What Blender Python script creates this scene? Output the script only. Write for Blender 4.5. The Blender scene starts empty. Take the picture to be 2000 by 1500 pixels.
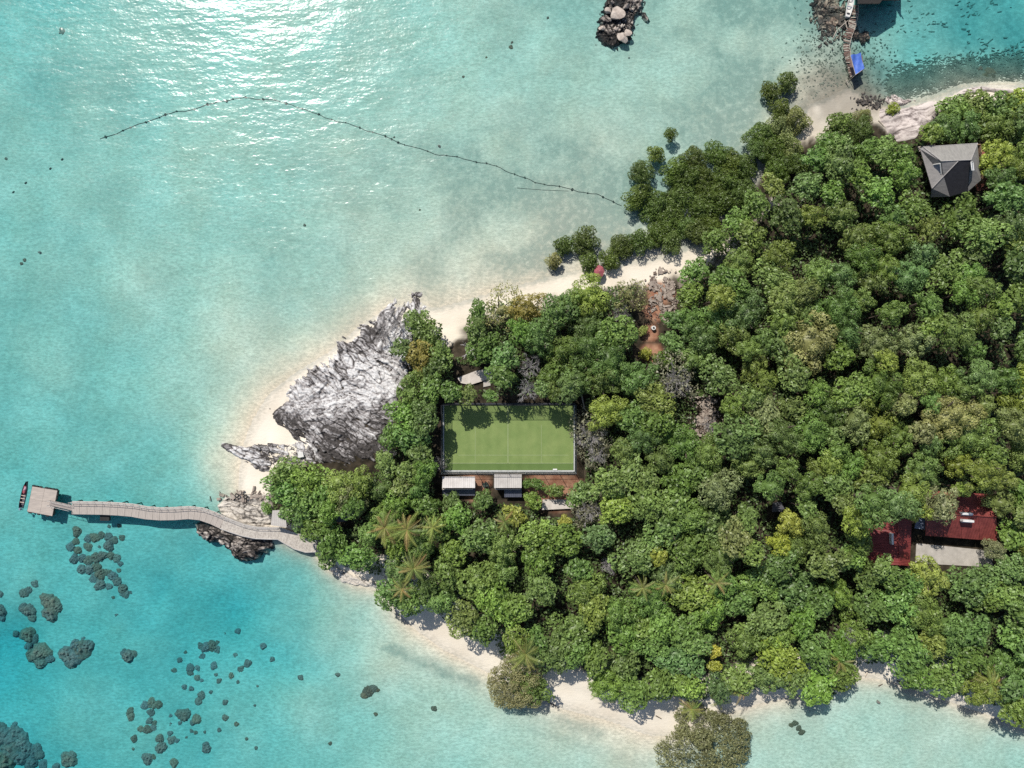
import bpy, math, random
import numpy as np
from mathutils import Vector, Matrix

random.seed(7)
rng = np.random.default_rng(7)
scene = bpy.context.scene
COL = scene.collection
R = math.radians

# ------------------------------------------------------------------ camera, world, sun, exposure
S = 0.1            # metres per photo pixel at sea level
H = 140.0          # drone altitude
cam_d = bpy.data.cameras.new('camera')
cam_d.sensor_fit = 'HORIZONTAL'
cam_d.sensor_width = 36.0
cam_d.lens = 18.0 / (100.0 / H)
cam_d.clip_start = 0.5
cam_d.clip_end = 12000
cam = bpy.data.objects.new('camera', cam_d)
COL.objects.link(cam)
cam.location = (0, 0, H)
scene.camera = cam

SUN_ZEN = R(39.5)
az = Vector((-0.49, 0.872, 0)).normalized()
sun_dir = Vector((az.x * math.sin(SUN_ZEN), az.y * math.sin(SUN_ZEN), math.cos(SUN_ZEN)))
world = bpy.data.worlds.new('World')
scene.world = world
world.use_nodes = True
wn = world.node_tree.nodes
wl = world.node_tree.links
wn.clear()
sky = wn.new('ShaderNodeTexSky')
sky.sky_type = 'NISHITA'
sky.sun_disc = False
sky.sun_elevation = math.pi / 2 - SUN_ZEN
sky.sun_rotation = math.atan2(az.x, az.y)
bg = wn.new('ShaderNodeBackground')
bg.inputs['Strength'].default_value = 0.10
wo = wn.new('ShaderNodeOutputWorld')
wl.new(sky.outputs[0], bg.inputs[0])
wl.new(bg.outputs[0], wo.inputs[0])
sun_d = bpy.data.lights.new('sun', 'SUN')
sun_d.energy = 4.5
sun_d.angle = R(0.53)
sun_d.color = (1.0, 0.955, 0.88)
sun = bpy.data.objects.new('sun', sun_d)
COL.objects.link(sun)
sun.rotation_euler = sun_dir.to_track_quat('Z', 'Y').to_euler()
scene.view_settings.view_transform = 'Standard'
scene.view_settings.look = 'None'
scene.view_settings.gamma = 1.0
scene.view_settings.exposure = 0.0
scene.render.engine = 'CYCLES'
scene.cycles.max_bounces = 6
scene.cycles.diffuse_bounces = 2
scene.cycles.glossy_bounces = 2
scene.cycles.transparent_max_bounces = 8
scene.cycles.volume_bounces = 0
scene.cycles.use_denoising = False

# ------------------------------------------------------------------ helpers
def P(px, py, z=0.0):
    k = (H - z) / H
    return Vector(((px - 1000) * S * k, (750 - py) * S * k, z))

def _hash(ix, iy, seed):
    n = (ix.astype(np.int64) * 374761393 + iy.astype(np.int64) * 668265263 + seed * 1442695041) & 0xFFFFFFFF
    n = ((n ^ (n >> 13)) * 1274126177) & 0xFFFFFFFF
    n = (n ^ (n >> 16)) & 0xFFFFFFFF
    return n / 4294967295.0

def vnoise(x, y, seed=0):
    x = np.asarray(x, float); y = np.asarray(y, float)
    ix = np.floor(x); iy = np.floor(y)
    fx = x - ix; fy = y - iy
    fx = fx * fx * (3 - 2 * fx); fy = fy * fy * (3 - 2 * fy)
    a = _hash(ix, iy, seed); b = _hash(ix + 1, iy, seed)
    c = _hash(ix, iy + 1, seed); d = _hash(ix + 1, iy + 1, seed)
    return (a * (1 - fx) + b * fx) * (1 - fy) + (c * (1 - fx) + d * fx) * fy

def voro(x, y, seed=0):
    """jittered-cell noise: (distance to nearest, to second nearest, random value of the nearest cell)"""
    ix = np.floor(x); iy = np.floor(y)
    f1 = np.full(x.shape, 9.0); f2 = np.full(x.shape, 9.0); cid = np.zeros(x.shape)
    for dx in (-1, 0, 1):
        for dy in (-1, 0, 1):
            jx = ix + dx + .1 + .8 * _hash(ix + dx, iy + dy, seed); jy = iy + dy + .1 + .8 * _hash(ix + dx, iy + dy, seed + 7)
            d = np.hypot(x - jx, y - jy); c = _hash(ix + dx, iy + dy, seed + 13)
            near = d < f1
            f2 = np.where(near, f1, np.minimum(f2, d)); cid = np.where(near, c, cid); f1 = np.where(near, d, f1)
    return f1, f2, cid

def fbm(x, y, seed=0, oct=4):
    v = 0; amp = 0.5; t = 0
    for o in range(oct):
        v = v + amp * vnoise(x, y, seed + o * 17); t += amp
        x = x * 2.03 + 3.1; y = y * 2.03 - 1.7; amp *= 0.5
    return v / t

def seg_dist(px, py, poly, closed=True):
    d = np.full(np.shape(px), 1e9)
    n = len(poly)
    for i in range(n if closed else n - 1):
        ax, ay = poly[i]; bx, by = poly[(i + 1) % n]
        vx, vy = bx - ax, by - ay
        t = np.clip(((px - ax) * vx + (py - ay) * vy) / (vx * vx + vy * vy + 1e-9), 0, 1)
        d = np.minimum(d, np.hypot(px - ax - t * vx, py - ay - t * vy))
    return d

def inside(px, py, poly):
    r = np.zeros(np.shape(px), bool)
    n = len(poly)
    for i in range(n):
        ax, ay = poly[i]; bx, by = poly[(i + 1) % n]
        if ay == by:
            continue
        c = ((ay > py) != (by > py)) & (px < (bx - ax) * (py - ay) / (by - ay) + ax)
        r ^= c
    return r

def sdist(px, py, poly):
    d = seg_dist(px, py, poly)
    return np.where(inside(px, py, poly), d, -d)

def sstep(a, b, x):
    t = np.clip((x - a) / (b - a), 0, 1)
    return t * t * (3 - 2 * t)

def idw(px, py, pts, power=3.0):
    num = 0; den = 0
    for (x, y, v) in pts:
        w = 1.0 / (np.hypot(px - x, py - y) + 25.0) ** power
        num = num + w * v; den = den + w
    return num / den

def mesh_obj(name, verts, faces, mat=None, parent=None, smooth=False, loc=None, rot=None):
    me = bpy.data.meshes.new(name)
    me.from_pydata([tuple(v) for v in verts], [], [tuple(f) for f in faces])
    me.update()
    if smooth:
        me.polygons.foreach_set('use_smooth', [True] * len(me.polygons))
    if mat:
        me.materials.append(mat)
    return link(name, me, parent, loc, rot)

def link(name, me, parent=None, loc=None, rot=None, scale=None):
    o = bpy.data.objects.new(name, me)
    COL.objects.link(o)
    if parent is not None:
        o.parent = parent
    if loc is not None:
        o.location = loc
    if rot is not None:
        o.rotation_euler = rot
    if scale is not None:
        o.scale = scale
    return o

def tag(o, label=None, cat=None, group=None, kind=None):
    if label: o['label'] = label
    if cat: o['category'] = cat
    if group: o['group'] = group
    if kind: o['kind'] = kind
    return o

def empty(name, loc=(0, 0, 0), rz=0.0):
    o = bpy.data.objects.new(name, None)
    COL.objects.link(o)
    o.empty_display_size = 0.2
    o.location = loc
    o.rotation_euler = (0, 0, rz)
    return o

class MB:
    def __init__(s):
        s.v = []; s.f = []
    def box(s, c, size, rz=0.0):
        cx, cy, cz = c; a, b, h = size[0] / 2, size[1] / 2, size[2] / 2
        co, si = math.cos(rz), math.sin(rz); n = len(s.v)
        for z in (-h, h):
            for (x, y) in ((-a, -b), (a, -b), (a, b), (-a, b)):
                s.v.append((cx + x * co - y * si, cy + x * si + y * co, cz + z))
        s.f += [(n, n + 3, n + 2, n + 1), (n + 4, n + 5, n + 6, n + 7)]
        s.f += [(n + i, n + (i + 1) % 4, n + 4 + (i + 1) % 4, n + 4 + i) for i in range(4)]
        return s
    def slab(s, poly, t):
        """prism: polygon of 3-D points, thickened straight down by t"""
        n = len(s.v); k = len(poly)
        s.v += [tuple(p) for p in poly] + [(p[0], p[1], p[2] - t) for p in poly]
        s.f.append(tuple(range(n, n + k)))
        s.f.append(tuple(range(n + 2 * k - 1, n + k - 1, -1)))
        s.f += [(n + i, n + k + i, n + k + (i + 1) % k, n + (i + 1) % k) for i in range(k)]
        return s
    def tube(s, pts, r, sides=6, r2=None):
        pts = [Vector(p) for p in pts]; m = len(pts); n = len(s.v)
        if r2 is None: r2 = r
        for i, p in enumerate(pts):
            d = (pts[min(i + 1, m - 1)] - pts[max(i - 1, 0)]).normalized()
            u = d.cross(Vector((0, 0, 1)))
            if u.length < 1e-3: u = Vector((1, 0, 0))
            u.normalize(); w = d.cross(u)
            rr = r + (r2 - r) * i / max(1, m - 1)
            for k in range(sides):
                a = 2 * math.pi * k / sides
                s.v.append(tuple(p + u * (rr * math.cos(a)) + w * (rr * math.sin(a))))
        for i in range(m - 1):
            for k in range(sides):
                a = n + i * sides + k; b = n + i * sides + (k + 1) % sides
                s.f.append((a, b, b + sides, a + sides))
        s.f.append(tuple(range(n + sides - 1, n - 1, -1)))
        s.f.append(tuple(range(n + (m - 1) * sides, n + m * sides)))
        return s
    def build(s, name, mat, parent=None, smooth=False, loc=None, rot=None):
        return mesh_obj(name, s.v, s.f, mat, parent, smooth, loc, rot)

# ------------------------------------------------------------------ materials
def new_mat(name):
    m = bpy.data.materials.new(name)
    m.use_nodes = True
    nt = m.node_tree
    nt.nodes.clear()
    return m, nt, nt.nodes, nt.links

def simple(name, c1, c2=None, rough=0.8, scale=2.0, bump=0.0, stretch=(1, 1, 1), metal=0.0, coords='Object', detail=5.0, contrast=(0.35, 0.68)):
    m, nt, N, L = new_mat(name)
    out = N.new('ShaderNodeOutputMaterial'); b = N.new('ShaderNodeBsdfPrincipled')
    L.new(b.outputs[0], out.inputs[0])
    b.inputs['Roughness'].default_value = rough
    b.inputs['Metallic'].default_value = metal
    b.inputs['Specular IOR Level'].default_value = 0.3
    if c2 is None: c2 = tuple(c * 0.75 for c in c1)
    tc = N.new('ShaderNodeTexCoord'); mp = N.new('ShaderNodeMapping')
    mp.inputs['Scale'].default_value = stretch
    L.new(tc.outputs[coords], mp.inputs[0])
    nz = N.new('ShaderNodeTexNoise'); nz.inputs['Scale'].default_value = scale; nz.inputs['Detail'].default_value = detail
    nz.inputs['Roughness'].default_value = 0.62
    L.new(mp.outputs[0], nz.inputs['Vector'])
    cr = N.new('ShaderNodeValToRGB')
    cr.color_ramp.elements[0].position = contrast[0]; cr.color_ramp.elements[1].position = contrast[1]
    cr.color_ramp.elements[0].color = (*c2, 1); cr.color_ramp.elements[1].color = (*c1, 1)
    L.new(nz.outputs[0], cr.inputs[0]); L.new(cr.outputs[0], b.inputs['Base Color'])
    if bump:
        bp = N.new('ShaderNodeBump'); bp.inputs['Strength'].default_value = 1.0; bp.inputs['Distance'].default_value = bump
        L.new(nz.outputs[0], bp.inputs['Height']); L.new(bp.outputs[0], b.inputs['Normal'])
    return m

def corrugated(name, c1, c2, axis, pitch=0.25, rough=0.6, bump=0.03):
    m = simple(name, c1, c2, rough=rough, scale=0.8)
    nt = m.node_tree; N = nt.nodes; L = nt.links
    b = [n for n in N if n.type == 'BSDF_PRINCIPLED'][0]
    tc = [n for n in N if n.type == 'TEX_COORD'][0]
    w = N.new('ShaderNodeTexWave'); w.wave_type = 'BANDS'; w.bands_direction = axis
    w.inputs['Scale'].default_value = 0.314 / pitch; w.inputs['Distortion'].default_value = 0.15
    L.new(tc.outputs['Object'], w.inputs['Vector'])
    bp = N.new('ShaderNodeBump'); bp.inputs['Distance'].default_value = bump
    L.new(w.outputs[0], bp.inputs['Height']); L.new(bp.outputs[0], b.inputs['Normal'])
    return m

M = {}
M['deck'] = simple('weathered_deck', (0.50, 0.43, 0.37), (0.38, 0.33, 0.29), scale=0.6, stretch=(1, 6, 1))
M['deck2'] = simple('walkway_boards', (0.47, 0.41, 0.36), (0.36, 0.32, 0.285), scale=0.9, stretch=(6, 1, 1))
M['deck_dark'] = simple('gangway_boards', (0.36, 0.31, 0.28), (0.27, 0.24, 0.22), scale=2.0)
M['rail'] = simple('grey_rail', (0.52, 0.49, 0.46), (0.4, 0.38, 0.36), scale=3)
M['rubber'] = simple('black_rubber', (0.035, 0.032, 0.03), (0.02, 0.02, 0.02), rough=0.7)
M['pile'] = simple('wet_timber', (0.12, 0.09, 0.07), (0.07, 0.055, 0.045), scale=3)
M['paving'] = simple('pebble_paving', (0.60, 0.55, 0.48), (0.36, 0.32, 0.28), scale=3.2, bump=0.03, detail=6)
M['hull'] = simple('dark_boat_hull', (0.05, 0.055, 0.075), (0.03, 0.03, 0.04), rough=0.5)
M['boat_in'] = simple('boat_interior', (0.16, 0.15, 0.17), (0.09, 0.09, 0.1))
M['thwart'] = simple('pale_plank', (0.55, 0.46, 0.38), (0.42, 0.35, 0.29))
M['red_cloth'] = simple('faded_red_cloth', (0.40, 0.12, 0.13), (0.28, 0.07, 0.09), scale=4)
M['pink_cloth'] = simple('pink_cloth', (0.62, 0.40, 0.45), (0.45, 0.24, 0.3), scale=5)
M['white_paint'] = simple('white_paint', (0.78, 0.77, 0.74), (0.62, 0.61, 0.58), scale=1.5)
M['white_plain'] = simple('white_line_paint', (0.38, 0.43, 0.26), (0.29, 0.35, 0.17), scale=4)
M['blue_grey'] = simple('blue_grey_metal', (0.24, 0.28, 0.36), (0.17, 0.20, 0.27), rough=0.5)
M['concrete'] = simple('concrete', (0.50, 0.46, 0.41), (0.37, 0.34, 0.30), scale=0.9, detail=8)
M['concrete_l'] = simple('pale_concrete', (0.66, 0.60, 0.54), (0.48, 0.43, 0.38), scale=0.7, detail=8)
M['kerb'] = simple('painted_kerb', (0.60, 0.61, 0.60), (0.45, 0.46, 0.45), scale=2)
M['steel'] = simple('galvanised_steel', (0.30, 0.32, 0.34), (0.2, 0.21, 0.23), rough=0.5)
M['dark_steel'] = simple('dark_steel', (0.045, 0.05, 0.06), (0.03, 0.03, 0.035), rough=0.5)
M['net'] = simple('green_black_net', (0.02, 0.03, 0.025), (0.015, 0.02, 0.02))
M['shed_roof'] = corrugated('pale_sheet_roof', (0.62, 0.58, 0.55), (0.50, 0.46, 0.43), 'X', 0.4)
M['shed_roof2'] = corrugated('grey_sheet_roof', (0.50, 0.47, 0.43), (0.40, 0.37, 0.34), 'X', 0.4)
M['leanto'] = corrugated('slate_blue_sheet', (0.16, 0.17, 0.22), (0.11, 0.12, 0.16), 'X', 0.4)
M['house_roof'] = simple('grey_shingle_roof', (0.30, 0.285, 0.26), (0.22, 0.21, 0.195), scale=1.2, stretch=(2.2, 0.5, 1), detail=8, bump=0.02)
M['house_roof_w'] = simple('warm_grey_shingle_roof', (0.275, 0.26, 0.25), (0.21, 0.20, 0.195), scale=1.5, stretch=(0.5, 2.2, 1), detail=8, bump=0.02)
M['shaded_roof'] = simple('shaded_shingle_roof', (0.035, 0.035, 0.042), (0.024, 0.024, 0.03), scale=2, bump=0.02)  # grey shingles with the shade on one roof face put into the colour
M['ridge'] = simple('ridge_cap', (0.40, 0.38, 0.36), (0.3, 0.28, 0.27), scale=3)
M['red_roof'] = corrugated('red_sheet_roof', (0.29, 0.068, 0.058), (0.15, 0.034, 0.03), 'X', 0.5, rough=0.55)
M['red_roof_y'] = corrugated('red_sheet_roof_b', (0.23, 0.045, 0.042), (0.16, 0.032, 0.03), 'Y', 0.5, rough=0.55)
M['wall'] = simple('timber_wall', (0.30, 0.20, 0.13), (0.2, 0.13, 0.085), scale=3)
M['wall_p'] = simple('pale_render_wall', (0.55, 0.50, 0.43), (0.45, 0.41, 0.35), scale=1)
M['glass'] = simple('skylight_glass', (0.30, 0.33, 0.40), (0.22, 0.25, 0.31), rough=0.1)
M['clay_tile'] = simple('clay_terrace', (0.34, 0.13, 0.09), (0.24, 0.09, 0.07), scale=2)
M['tarp'] = simple('blue_tarpaulin', (0.10, 0.20, 0.62), (0.06, 0.13, 0.45), rough=0.45, scale=1.3, bump=0.05)
M['brown_plank'] = simple('reddish_brown_plank', (0.24, 0.15, 0.12), (0.14, 0.09, 0.075), scale=3)
M['pale_timber'] = simple('bleached_timber', (0.50, 0.44, 0.37), (0.35, 0.30, 0.25), scale=3)
M['thatch'] = simple('dark_thatch', (0.07, 0.062, 0.055), (0.04, 0.036, 0.033), scale=3, bump=0.05)
M['trunk'] = simple('bark', (0.16, 0.13, 0.10), (0.09, 0.07, 0.055), scale=4)
M['grey_twig'] = simple('bleached_twigs', (0.38, 0.36, 0.35), (0.26, 0.245, 0.24), scale=4)
M['rope'] = simple('weedy_rope', (0.055, 0.075, 0.06), (0.03, 0.045, 0.04), scale=5)
M['seagrass'] = simple('seagrass_blades', (0.22, 0.24, 0.19), (0.10, 0.125, 0.10), scale=0.5)
M['dead_leaf'] = simple('dry_branches', (0.25, 0.19, 0.15), (0.12, 0.09, 0.075), scale=1.5)
M['debris_dark'] = simple('dark_rubble', (0.14, 0.12, 0.105), (0.05, 0.045, 0.04), scale=1.2)
M['debris_pale'] = simple('pale_rubble', (0.42, 0.36, 0.30), (0.24, 0.19, 0.16), scale=1.5)

# rock: white-grey stone with its own dark mineral bands (attribute 'tone')
def rock_mat(name, white, mid, dark, bump=0.12):
    m, nt, N, L = new_mat(name)
    out = N.new('ShaderNodeOutputMaterial'); b = N.new('ShaderNodeBsdfPrincipled')
    L.new(b.outputs[0], out.inputs[0]); b.inputs['Roughness'].default_value = 0.9
    b.inputs['Specular IOR Level'].default_value = 0.15
    at = N.new('ShaderNodeAttribute'); at.attribute_name = 'tone'
    tc = N.new('ShaderNodeTexCoord')
    nz = N.new('ShaderNodeTexNoise'); nz.inputs['Scale'].default_value = 4.0; nz.inputs['Detail'].default_value = 4
    nz.inputs['Roughness'].default_value = 0.7
    L.new(tc.outputs['Object'], nz.inputs['Vector'])
    ma = N.new('ShaderNodeMath'); ma.operation = 'MULTIPLY_ADD'
    ma.inputs[1].default_value = 0.55; ma.inputs[2].default_value = -0.275
    L.new(nz.outputs[0], ma.inputs[0])
    ad = N.new('ShaderNodeMath'); ad.operation = 'ADD'
    L.new(at.outputs['Fac'], ad.inputs[0]); L.new(ma.outputs[0], ad.inputs[1])
    cr = N.new('ShaderNodeValToRGB'); e = cr.color_ramp.elements
    e[0].position = 0.22; e[0].color = (*dark, 1); e[1].position = 0.8; e[1].color = (*white, 1)
    k = e.new(0.48); k.color = (*mid, 1)
    L.new(ad.outputs[0], cr.inputs[0]); L.new(cr.outputs[0], b.inputs['Base Color'])
    bp = N.new('ShaderNodeBump'); bp.inputs['Distance'].default_value = bump
    L.new(nz.outputs[0], bp.inputs['Height']); L.new(bp.outputs[0], b.inputs['Normal'])
    return m

M['rock'] = rock_mat('banded_white_rock', (0.66, 0.645, 0.63), (0.30, 0.28, 0.275), (0.07, 0.063, 0.06))
M['rock_dark'] = rock_mat('dark_shore_rock', (0.55, 0.50, 0.44), (0.22, 0.19, 0.17), (0.035, 0.032, 0.03))
M['rock_brown'] = rock_mat('brown_rubble_rock', (0.42, 0.34, 0.27), (0.17, 0.125, 0.10), (0.03, 0.026, 0.024))
M['rock_shelf'] = rock_mat('buff_shore_rock', (0.60, 0.55, 0.48), (0.40, 0.36, 0.31), (0.10, 0.09, 0.08))
M['rock_slab'] = rock_mat('smooth_grey_slab', (0.58, 0.51, 0.47), (0.33, 0.28, 0.26), (0.17, 0.14, 0.13), bump=0.05)

def leaf_mat(name, transl=0.17, rough=0.45, spec=0.4):
    m, nt, N, L = new_mat(name)
    out = N.new('ShaderNodeOutputMaterial')
    oi = N.new('ShaderNodeObjectInfo')
    at = N.new('ShaderNodeAttribute'); at.attribute_name = 'tint'
    mr = N.new('ShaderNodeMapRange'); mr.inputs['To Min'].default_value = 0.6; mr.inputs['To Max'].default_value = 1.45
    L.new(at.outputs['Fac'], mr.inputs['Value'])
    geo = N.new('ShaderNodeNewGeometry')
    nz = N.new('ShaderNodeTexNoise'); nz.inputs['Scale'].default_value = 0.22; nz.inputs['Detail'].default_value = 3
    L.new(geo.outputs['Position'], nz.inputs['Vector'])
    mr2 = N.new('ShaderNodeMapRange'); mr2.inputs['From Min'].default_value = 0.3; mr2.inputs['From Max'].default_value = 0.7
    mr2.inputs['To Min'].default_value = 0.78; mr2.inputs['To Max'].default_value = 1.2
    L.new(nz.outputs[0], mr2.inputs['Value'])
    mu0 = N.new('ShaderNodeMath'); mu0.operation = 'MULTIPLY'
    L.new(mr.outputs[0], mu0.inputs[0]); L.new(mr2.outputs[0], mu0.inputs[1])
    mu = N.new('ShaderNodeVectorMath'); mu.operation = 'SCALE'
    L.new(oi.outputs['Color'], mu.inputs[0]); L.new(mu0.outputs[0], mu.inputs['Scale'])
    b = N.new('ShaderNodeBsdfPrincipled'); b.inputs['Roughness'].default_value = rough
    b.inputs['Specular IOR Level'].default_value = spec
    L.new(mu.outputs[0], b.inputs['Base Color'])
    t = N.new('ShaderNodeBsdfTranslucent')
    hv = N.new('ShaderNodeVectorMath'); hv.operation = 'MULTIPLY'; hv.inputs[1].default_value = (1.1, 1.25, 0.6)
    L.new(mu.outputs[0], hv.inputs[0]); L.new(hv.outputs[0], t.inputs[0])
    mx = N.new('ShaderNodeMixShader'); mx.inputs[0].default_value = transl
    L.new(b.outputs[0], mx.inputs[1]); L.new(t.outputs[0], mx.inputs[2]); L.new(mx.outputs[0], out.inputs[0])
    return m

M['leaf'] = leaf_mat('foliage')
M['frond'] = leaf_mat('palm_frond', 0.2, 0.45, 0.35)
M['coral'] = None

def coral_mat():
    m, nt, N, L = new_mat('coral_growth')
    out = N.new('ShaderNodeOutputMaterial'); b = N.new('ShaderNodeBsdfPrincipled')
    L.new(b.outputs[0], out.inputs[0]); b.inputs['Roughness'].default_value = 0.95
    b.inputs['Specular IOR Level'].default_value = 0.1
    oi = N.new('ShaderNodeObjectInfo'); tc = N.new('ShaderNodeTexCoord')
    vo = N.new('ShaderNodeTexNoise'); vo.inputs['Scale'].default_value = 3.5; vo.inputs['Detail'].default_value = 4
    geo = N.new('ShaderNodeNewGeometry'); L.new(geo.outputs['Position'], vo.inputs['Vector'])
    mr = N.new('ShaderNodeMapRange'); mr.inputs['From Min'].default_value = 0.3; mr.inputs['From Max'].default_value = 0.7
    mr.inputs['To Min'].default_value = 0.68; mr.inputs['To Max'].default_value = 1.35
    L.new(vo.outputs[0], mr.inputs['Value'])
    mu = N.new('ShaderNodeVectorMath'); mu.operation = 'SCALE'
    L.new(oi.outputs['Color'], mu.inputs[0]); L.new(mr.outputs[0], mu.inputs['Scale'])
    L.new(mu.outputs[0], b.inputs['Base Color'])
    bp = N.new('ShaderNodeBump'); bp.inputs['Distance'].default_value = 0.12
    L.new(vo.outputs[0], bp.inputs['Height']); L.new(bp.outputs[0], b.inputs['Normal'])
    return m
M['coral'] = coral_mat()

# ------------------------------------------------------------------ terrain: seabed, beach and island floor in one sheet
SHORE = [(2600, 60), (2300, 120), (2100, 150), (2000, 166), (1940, 165), (1880, 170), (1840, 188), (1790, 202), (1745, 208), (1715, 196),
         (1680, 180), (1655, 172), (1620, 190), (1580, 205), (1550, 240), (1520, 300), (1490, 345), (1440, 420), (1380, 470),
         (1300, 500), (1230, 512), (1170, 522), (1120, 530), (1050, 548), (960, 572), (895, 592), (855, 602), (838, 600), (815, 590),
         (760, 600), (700, 640), (640, 690), (575, 730), (525, 770), (494, 820), (476, 868), (468, 920), (466, 955), (470, 975),
         (480, 1000), (520, 1040), (560, 1060), (612, 1080), (640, 1112), (690, 1140), (740, 1152), (775, 1195), (815, 1232), (865, 1268),
         (920, 1296), (980, 1328), (1040, 1352), (1100, 1384), (1180, 1404), (1270, 1436), (1330, 1436), (1395, 1404),
         (1480, 1374), (1580, 1352), (1680, 1322), (1740, 1330), (1820, 1358), (1900, 1386), (2000, 1420), (2200, 1480), (2600, 1560)]
DEPTH = [(0, 0, 1.7), (300, 100, 1.35), (600, 100, 1.15), (900, 100, 1.15), (1100, 60, 1.1), (1300, 100, 0.85), (1500, 100, 0.65),
         (1600, 150, .3), (1400, 250, .55), (1200, 300, .6), (1000, 300, .75), (900, 450, .5), (1100, 430, .36), (700, 400, .75),
         (500, 400, 1.1), (200, 350, 1.25), (0, 350, 1.5), (300, 550, 1.1), (100, 700, 1.5), (450, 650, .75), (350, 800, 1.15),
         (150, 880, 1.95), (300, 920, 1.8), (420, 900, .8), (300, 960, 2.0), (50, 1100, 2.3), (0, 1300, 3.9), (250, 1130, 2.7), (380, 1090, 3.1), (350, 1030, 2.4), (450, 1200, 3.7),
         (550, 1130, 2.3), (300, 1250, 3.0), (300, 1180, 3.0), (520, 1300, 3.0), (150, 1400, 2.3), (400, 1450, 2.5), (600, 1400, 1.5), (650, 1250, 1.2),
         (750, 1300, .8), (850, 1400, 1.0), (1000, 1450, .95), (1100, 1460, .8), (1250, 1480, .55), (1550, 1440, .7), (1700, 1450, .75),
         (1900, 1480, .7), (1800, 100, 2.1), (1900, 50, 2.4), (1750, 130, 1.6), (1950, 120, 1.9), (1850, 150, 1.1), (2000, 80, 2.3), (1720, 80, 1.5),
         (200, 1000, 2.4), (500, 1450, 2.2), (0, 1500, 3.2), (1750, 20, 1.9), (1640, 60, .5)]
FALL = [(500, 750, 10), (700, 1250, 6), (950, 1350, 6), (1200, 1450, 7), (1500, 1400, 4), (1750, 1380, 3), (1950, 1430, 3.5), (1100, 500, 8.5), (900, 520, 9), (1300, 450, 8), (1550, 200, 8), (1750, 190, 5), (1900, 160, 4), (480, 930, 8), (600, 1100, 3.5), (540, 1090, 3.5), (300, 600, 9), (300, 1200, 6), (1300, 100, 8)]
ALGAE = [(1000, 400, .65), (1100, 480, .8), (1200, 440, .75), (800, 480, .42), (700, 300, .3), (1250, 200, .35), (1450, 250, .55), (1550, 150, .6), (1620, 100, 1.0), (1640, 150, 1.0), (1690, 170, .9), (1950, 40, .5), (1790, 60, .4),
         (900, 520, .4), (600, 560, .25), (400, 400, .12), (100, 300, .3), (200, 150, .35), (550, 1180, .4), (1800, 180, .85), (1900, 100, .55),
         (1760, 100, .25), (1700, 150, .65), (500, 900, .05), (300, 700, .14), (200, 1250, .22), (600, 1350, .14), (900, 1400, .05),
         (1200, 1450, .1), (1600, 1450, .12), (1900, 1450, .15), (500, 100, .2), (900, 120, .15), (1150, 150, .22), (450, 1000, .25), (0, 1000, .2)]
SANDY = [(1340, 505, 42), (1275, 530, 40), (1210, 525, 40), (880, 615, 42), (940, 575, 40), (1040, 552, 45), (870, 655, 22), (1130, 545, 30),
         (1735, 1325, 45), (1610, 230, 42), (1600, 255, 25), (1640, 195, 40), (545, 905, 40), (500, 930, 50), (520, 820, 60), (590, 740, 40), (575, 862, 45)]
CLAY = [(1275, 610, 18), (1268, 650, 16), (1270, 690, 18), (1285, 575, 26), (1510, 350, 14), (1070, 945, 48), (1100, 950, 34), (930, 945, 30)]
FLAT = [((850, 780, 1135, 985), 2.2), ((1785, 270, 1925, 385), 3.6), ((1665, 960, 1955, 1115), 4.0), ((890, 715, 965, 760), 2.3)]

def terrain(px, py):
    sd = sdist(px, py, SHORE) * S
    n = fbm(px / 90.0, py / 90.0, 3, 4) - 0.5
    n2 = fbm(px / 22.0, py / 22.0, 9, 3) - 0.5
    D = idw(px, py, DEPTH)
    far = np.clip(np.hypot((px - 1000) / 1100.0, (py - 750) / 900.0) - 1.1, 0, 4)
    D = D + far * 1.4
    sea = -D * (1 - np.exp(-(np.maximum(-sd, 0) / idw(px, py, FALL)) ** 1.4)) * 0.86 * (1 + 0.35 * n) + 0.10 * n2 * np.minimum(1, -np.minimum(sd, 0) / 4)
    dl = np.maximum(sd, 0)
    land = 0.075 * np.minimum(dl, 5) + 3.2 * (1 - np.exp(-np.maximum(dl - 4, 0) / 25.0)) + (0.5 * n + 0.25 * n2) * np.minimum(1, dl / 8)
    h = np.where(sd > 0, np.maximum(land, 0.01 + 0.02 * dl), np.minimum(sea, -0.004))
    for (x0, y0, x1, y1), z in FLAT:
        dx = np.maximum(np.maximum(x0 - px, px - x1), 0); dy = np.maximum(np.maximum(y0 - py, py - y1), 0)
        w = 1 - sstep(0, 45, np.hypot(dx, dy))
        h = h * (1 - w) + z * w
    return h, sd

def axis(lo, hi, step, far):
    a = np.arange(lo, hi + 1e-6, step)
    g = []; d = step; x = 0
    while x < far:
        d *= 1.5; x += d; g.append(x)
    g = np.array(g)
    return np.concatenate([(lo - g)[::-1], a, hi + g])

XS = axis(-112, 112, 0.5, 3200); YS = axis(-86, 86, 0.5, 3200)
GX, GY = np.meshgrid(XS, YS)
PX = GX / S + 1000; PY = 750 - GY / S
HT, SD = terrain(PX, PY)

def hz(px, py):
    x, y = (px - 1000) * S, (750 - py) * S
    i = int(min(max(np.searchsorted(XS, x) - 1, 0), len(XS) - 2)); j = int(min(max(np.searchsorted(YS, y) - 1, 0), len(YS) - 2))
    u = (x - XS[i]) / (XS[i + 1] - XS[i]); v = (y - YS[j]) / (YS[j + 1] - YS[j])
    return float((HT[j, i] * (1 - u) + HT[j, i + 1] * u) * (1 - v) + (HT[j + 1, i] * (1 - u) + HT[j + 1, i + 1] * u) * v)

def hzw(x, y):
    return hz(x / S + 1000, 750 - y / S)

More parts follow.
